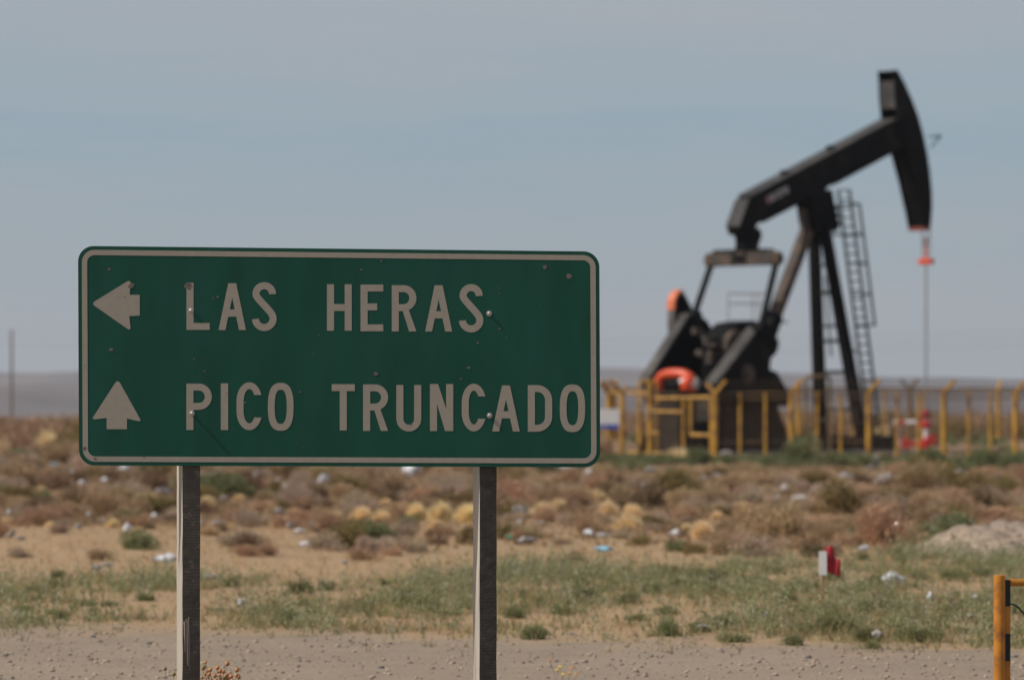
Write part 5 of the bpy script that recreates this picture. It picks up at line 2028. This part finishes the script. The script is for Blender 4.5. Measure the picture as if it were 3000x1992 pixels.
podsR = [(1205, 725, 0.0075, 0), (1170, 830, 0.0105, 1), (1320, 875, 0.009, 0), (1465, 840, 0.0095, 0), (1655, 770, 0.0115, 0), (1888, 880, 0.0115, 0), (1235, 930, 0.0085, 0), (1290, 975, 0.0095, 0), (1200, 975, 0.007, 0),
         (1520, 920, 0.009, 0), (1575, 942, 0.0095, 0), (1478, 945, 0.0085, 0), (1380, 1032, 0.0095, 0), (1510, 1000, 0.008, 0), (1662, 1012, 0.0095, 0), (1750, 1032, 0.0105, 0), (1860, 1015, 0.009, 0), (1900, 1065, 0.0095, 0),
         (1590, 1075, 0.009, 1), (1232, 1072, 0.008, 0), (1130, 872, 0.0085, 0), (1684, 1075, 0.0095, 0), (1512, 1085, 0.0085, 0), (1105, 1072, 0.007, 0), (1420, 1120, 0.009, 0), (1780, 1120, 0.009, 0), (1320, 1130, 0.009, 0), (1620, 1140, 0.009, 0)]
pod_plant(podsR, 640, 'cluster of dry brown seed heads beside the left sign post', 19.85)
pod_plant([(335, 865, 0.0085, 1), (505, 992, 0.0095, 1)], 502, 'two green seed heads on thin stems left of the left sign post', 19.85)

# small yellow flowers on the shoulder
fl_p = ground_at(1655, 2010)
fw = empty('yellow_flower_plant', fl_p)
tag(fw, 'small straggling plant with tiny yellow flowers on the gravel', 'plant')
M_fl = material('yellow_petal', (0.55, 0.40, 0.05), 0.7)
k_ = fl_p.y / F
for px, py, m_ in ((1641, 1952, M_fl), (1633, 1964, M_fl), (1676, 1957, M_pod), (1688, 1974, M_pod), (1612, 1935, M_pod), (1650, 1975, M_fl), (1668, 1968, M_pod)):
    p = Vector(((px - 1500) * k_ - fl_p.x, rng.uniform(-0.1, 0.1), CH + (HZ - py) * k_ - fl_p.z))
    MB().tube([(p.x * 0.3, p.y * 0.3, -0.01), (p.x * 0.8, p.y, p.z * 0.6), p], 0.0018, 4).build('stem', M_stem, fw)
    MB().lathe([(0.002, -0.006), (0.010, 0.0), (0.012, 0.004), (0.004, 0.006)], 8, Matrix.Translation(p) @ Matrix.Rotation(0.5, 4, 'X')).build('flower', m_, fw)

# ------------------------------------------------------------------ wind-blown litter
M_bag = material('white_plastic', (0.72, 0.71, 0.73), 0.45, var=0.12, scale=5, rnd=0.12, trans=0.25)
M_bagg = material('grey_plastic', (0.44, 0.40, 0.38), 0.5, var=0.15, scale=5, rnd=0.12, trans=0.25)
M_bagb = material('pale_blue_plastic', (0.30, 0.58, 0.72), 0.45, var=0.1, scale=5, trans=0.25)
M_bagn = material('green_plastic', (0.08, 0.35, 0.22), 0.5)


def bag_mesh(seed, mat, n=16):
    """crumpled sheet with loose corners, unit width"""
    g = random.Random(seed)
    ph = [g.uniform(0, 6.28) for _ in range(8)]
    V, Fc = [], []
    for a in range(n):
        for b in range(n):
            u, v = a / (n - 1), b / (n - 1)
            th = 2 * math.pi * u
            r = 0.5 * math.sin(math.pi * min(0.999, v)) ** 0.6
            r *= 1 + 0.28 * math.sin(3 * th + ph[0]) + 0.2 * math.sin(5 * th + ph[1] + 3 * v) + 0.12 * math.sin(9 * th + ph[2] - 6 * v)
            z = v * 0.8 + 0.12 * math.sin(2 * th + ph[3] + 4 * v) + 0.06 * math.sin(7 * th + ph[4])
            V.append((r * math.cos(th) + g.uniform(-0.05, 0.05), r * math.sin(th) * 0.7 + g.uniform(-0.05, 0.05), max(-0.02, z + g.uniform(-0.06, 0.06))))
    for a in range(n - 1):
        for b in range(n - 1):
            i = a * n + b
            Fc.append((i, i + n, i + n + 1, i + 1))
    return np_mesh('plastic_bag', np.array(V), np.array(Fc), mat)


bw = [bag_mesh(k, M_bag) for k in range(5)]
bgp = [bag_mesh(10 + k, M_bagg) for k in range(4)]
bb = bag_mesh(20, M_bagb)
bn = bag_mesh(21, M_bagn)
LW = 'scrap of white plastic bag snagged in the dry scrub'
LG = 'scrap of greyish plastic bag snagged in the dry scrub'
GW, GG = 'white plastic scraps in the scrub', 'greyish plastic scraps in the scrub'
for px, py, w, h, c, lab in litter:
    p = ground_at(px, py)
    k_ = p.y / F
    me = {'w': rng.choice(bw), 'g': rng.choice(bgp), 'b': bb, 'n': bn}[c]
    o = link('plastic_bag' if c in 'wg' else 'plastic_scrap', me, None, (p.x, p.y, p.z + 0.03), rng.uniform(-0.6, 0.6), (w * k_ * 0.95, w * k_ * 0.7, h * k_ * 0.85))
    if lab is None:
        tag(o, LW if c == 'w' else LG, 'litter', GW if c == 'w' else GG)
    else:
        tag(o, lab, 'litter')
p = ray(2040, 1142, 134.8)
o = link('plastic_scrap', bgp[0], None, (p.x, p.y, p.z), 0.4, (0.22, 0.12, 0.46))
tag(o, 'grey-white plastic strip caught on top of the yellow gate', 'litter')
# mirror-like metal bottles added so the sun leaves glints
M_glint = material('glint_metal', (0.75, 0.72, 0.68), 0.12, metal=1.0, var=0.05)
for (px, py), lab in (((20, 1540), 'metal bottle added to glint in the brown scrub left of the sign'), ((2620, 1580), 'metal bottle added to glint beside the big brown shrub')):
    p = ground_at(px, py)
    o = MB().lathe([(0.02, 0), (0.03, 0.005), (0.033, 0.03), (0.033, 0.08), (0.028, 0.10), (0.012, 0.115), (0.012, 0.13)], 16).build('glint_bottle', M_glint, smooth=True)
    o.location = (p.x, p.y, p.z + 0.12)
    o.rotation_euler = (0.3, 0.4, 0)
    tag(o, lab, 'can')

# ------------------------------------------------------------------ hazy air over the plain
hz = MB()
hz.box((0, 6000, 30), (24000, 15000, 200))
ho = hz.build('haze', None)
ho['kind'] = 'stuff'
mh = bpy.data.materials.new('haze_air')
mh.use_nodes = True
th = mh.node_tree
th.nodes.clear()
oo = nn(th, 'ShaderNodeOutputMaterial')
pv = nn(th, 'ShaderNodeVolumePrincipled')
pv.inputs['Color'].default_value = (0.86, 0.90, 0.97, 1)
pv.inputs['Density'].default_value = 0.85e-4
pv.inputs['Anisotropy'].default_value = 0.2
th.links.new(pv.outputs[0], oo.inputs['Volume'])
ho.data.materials.append(mh)
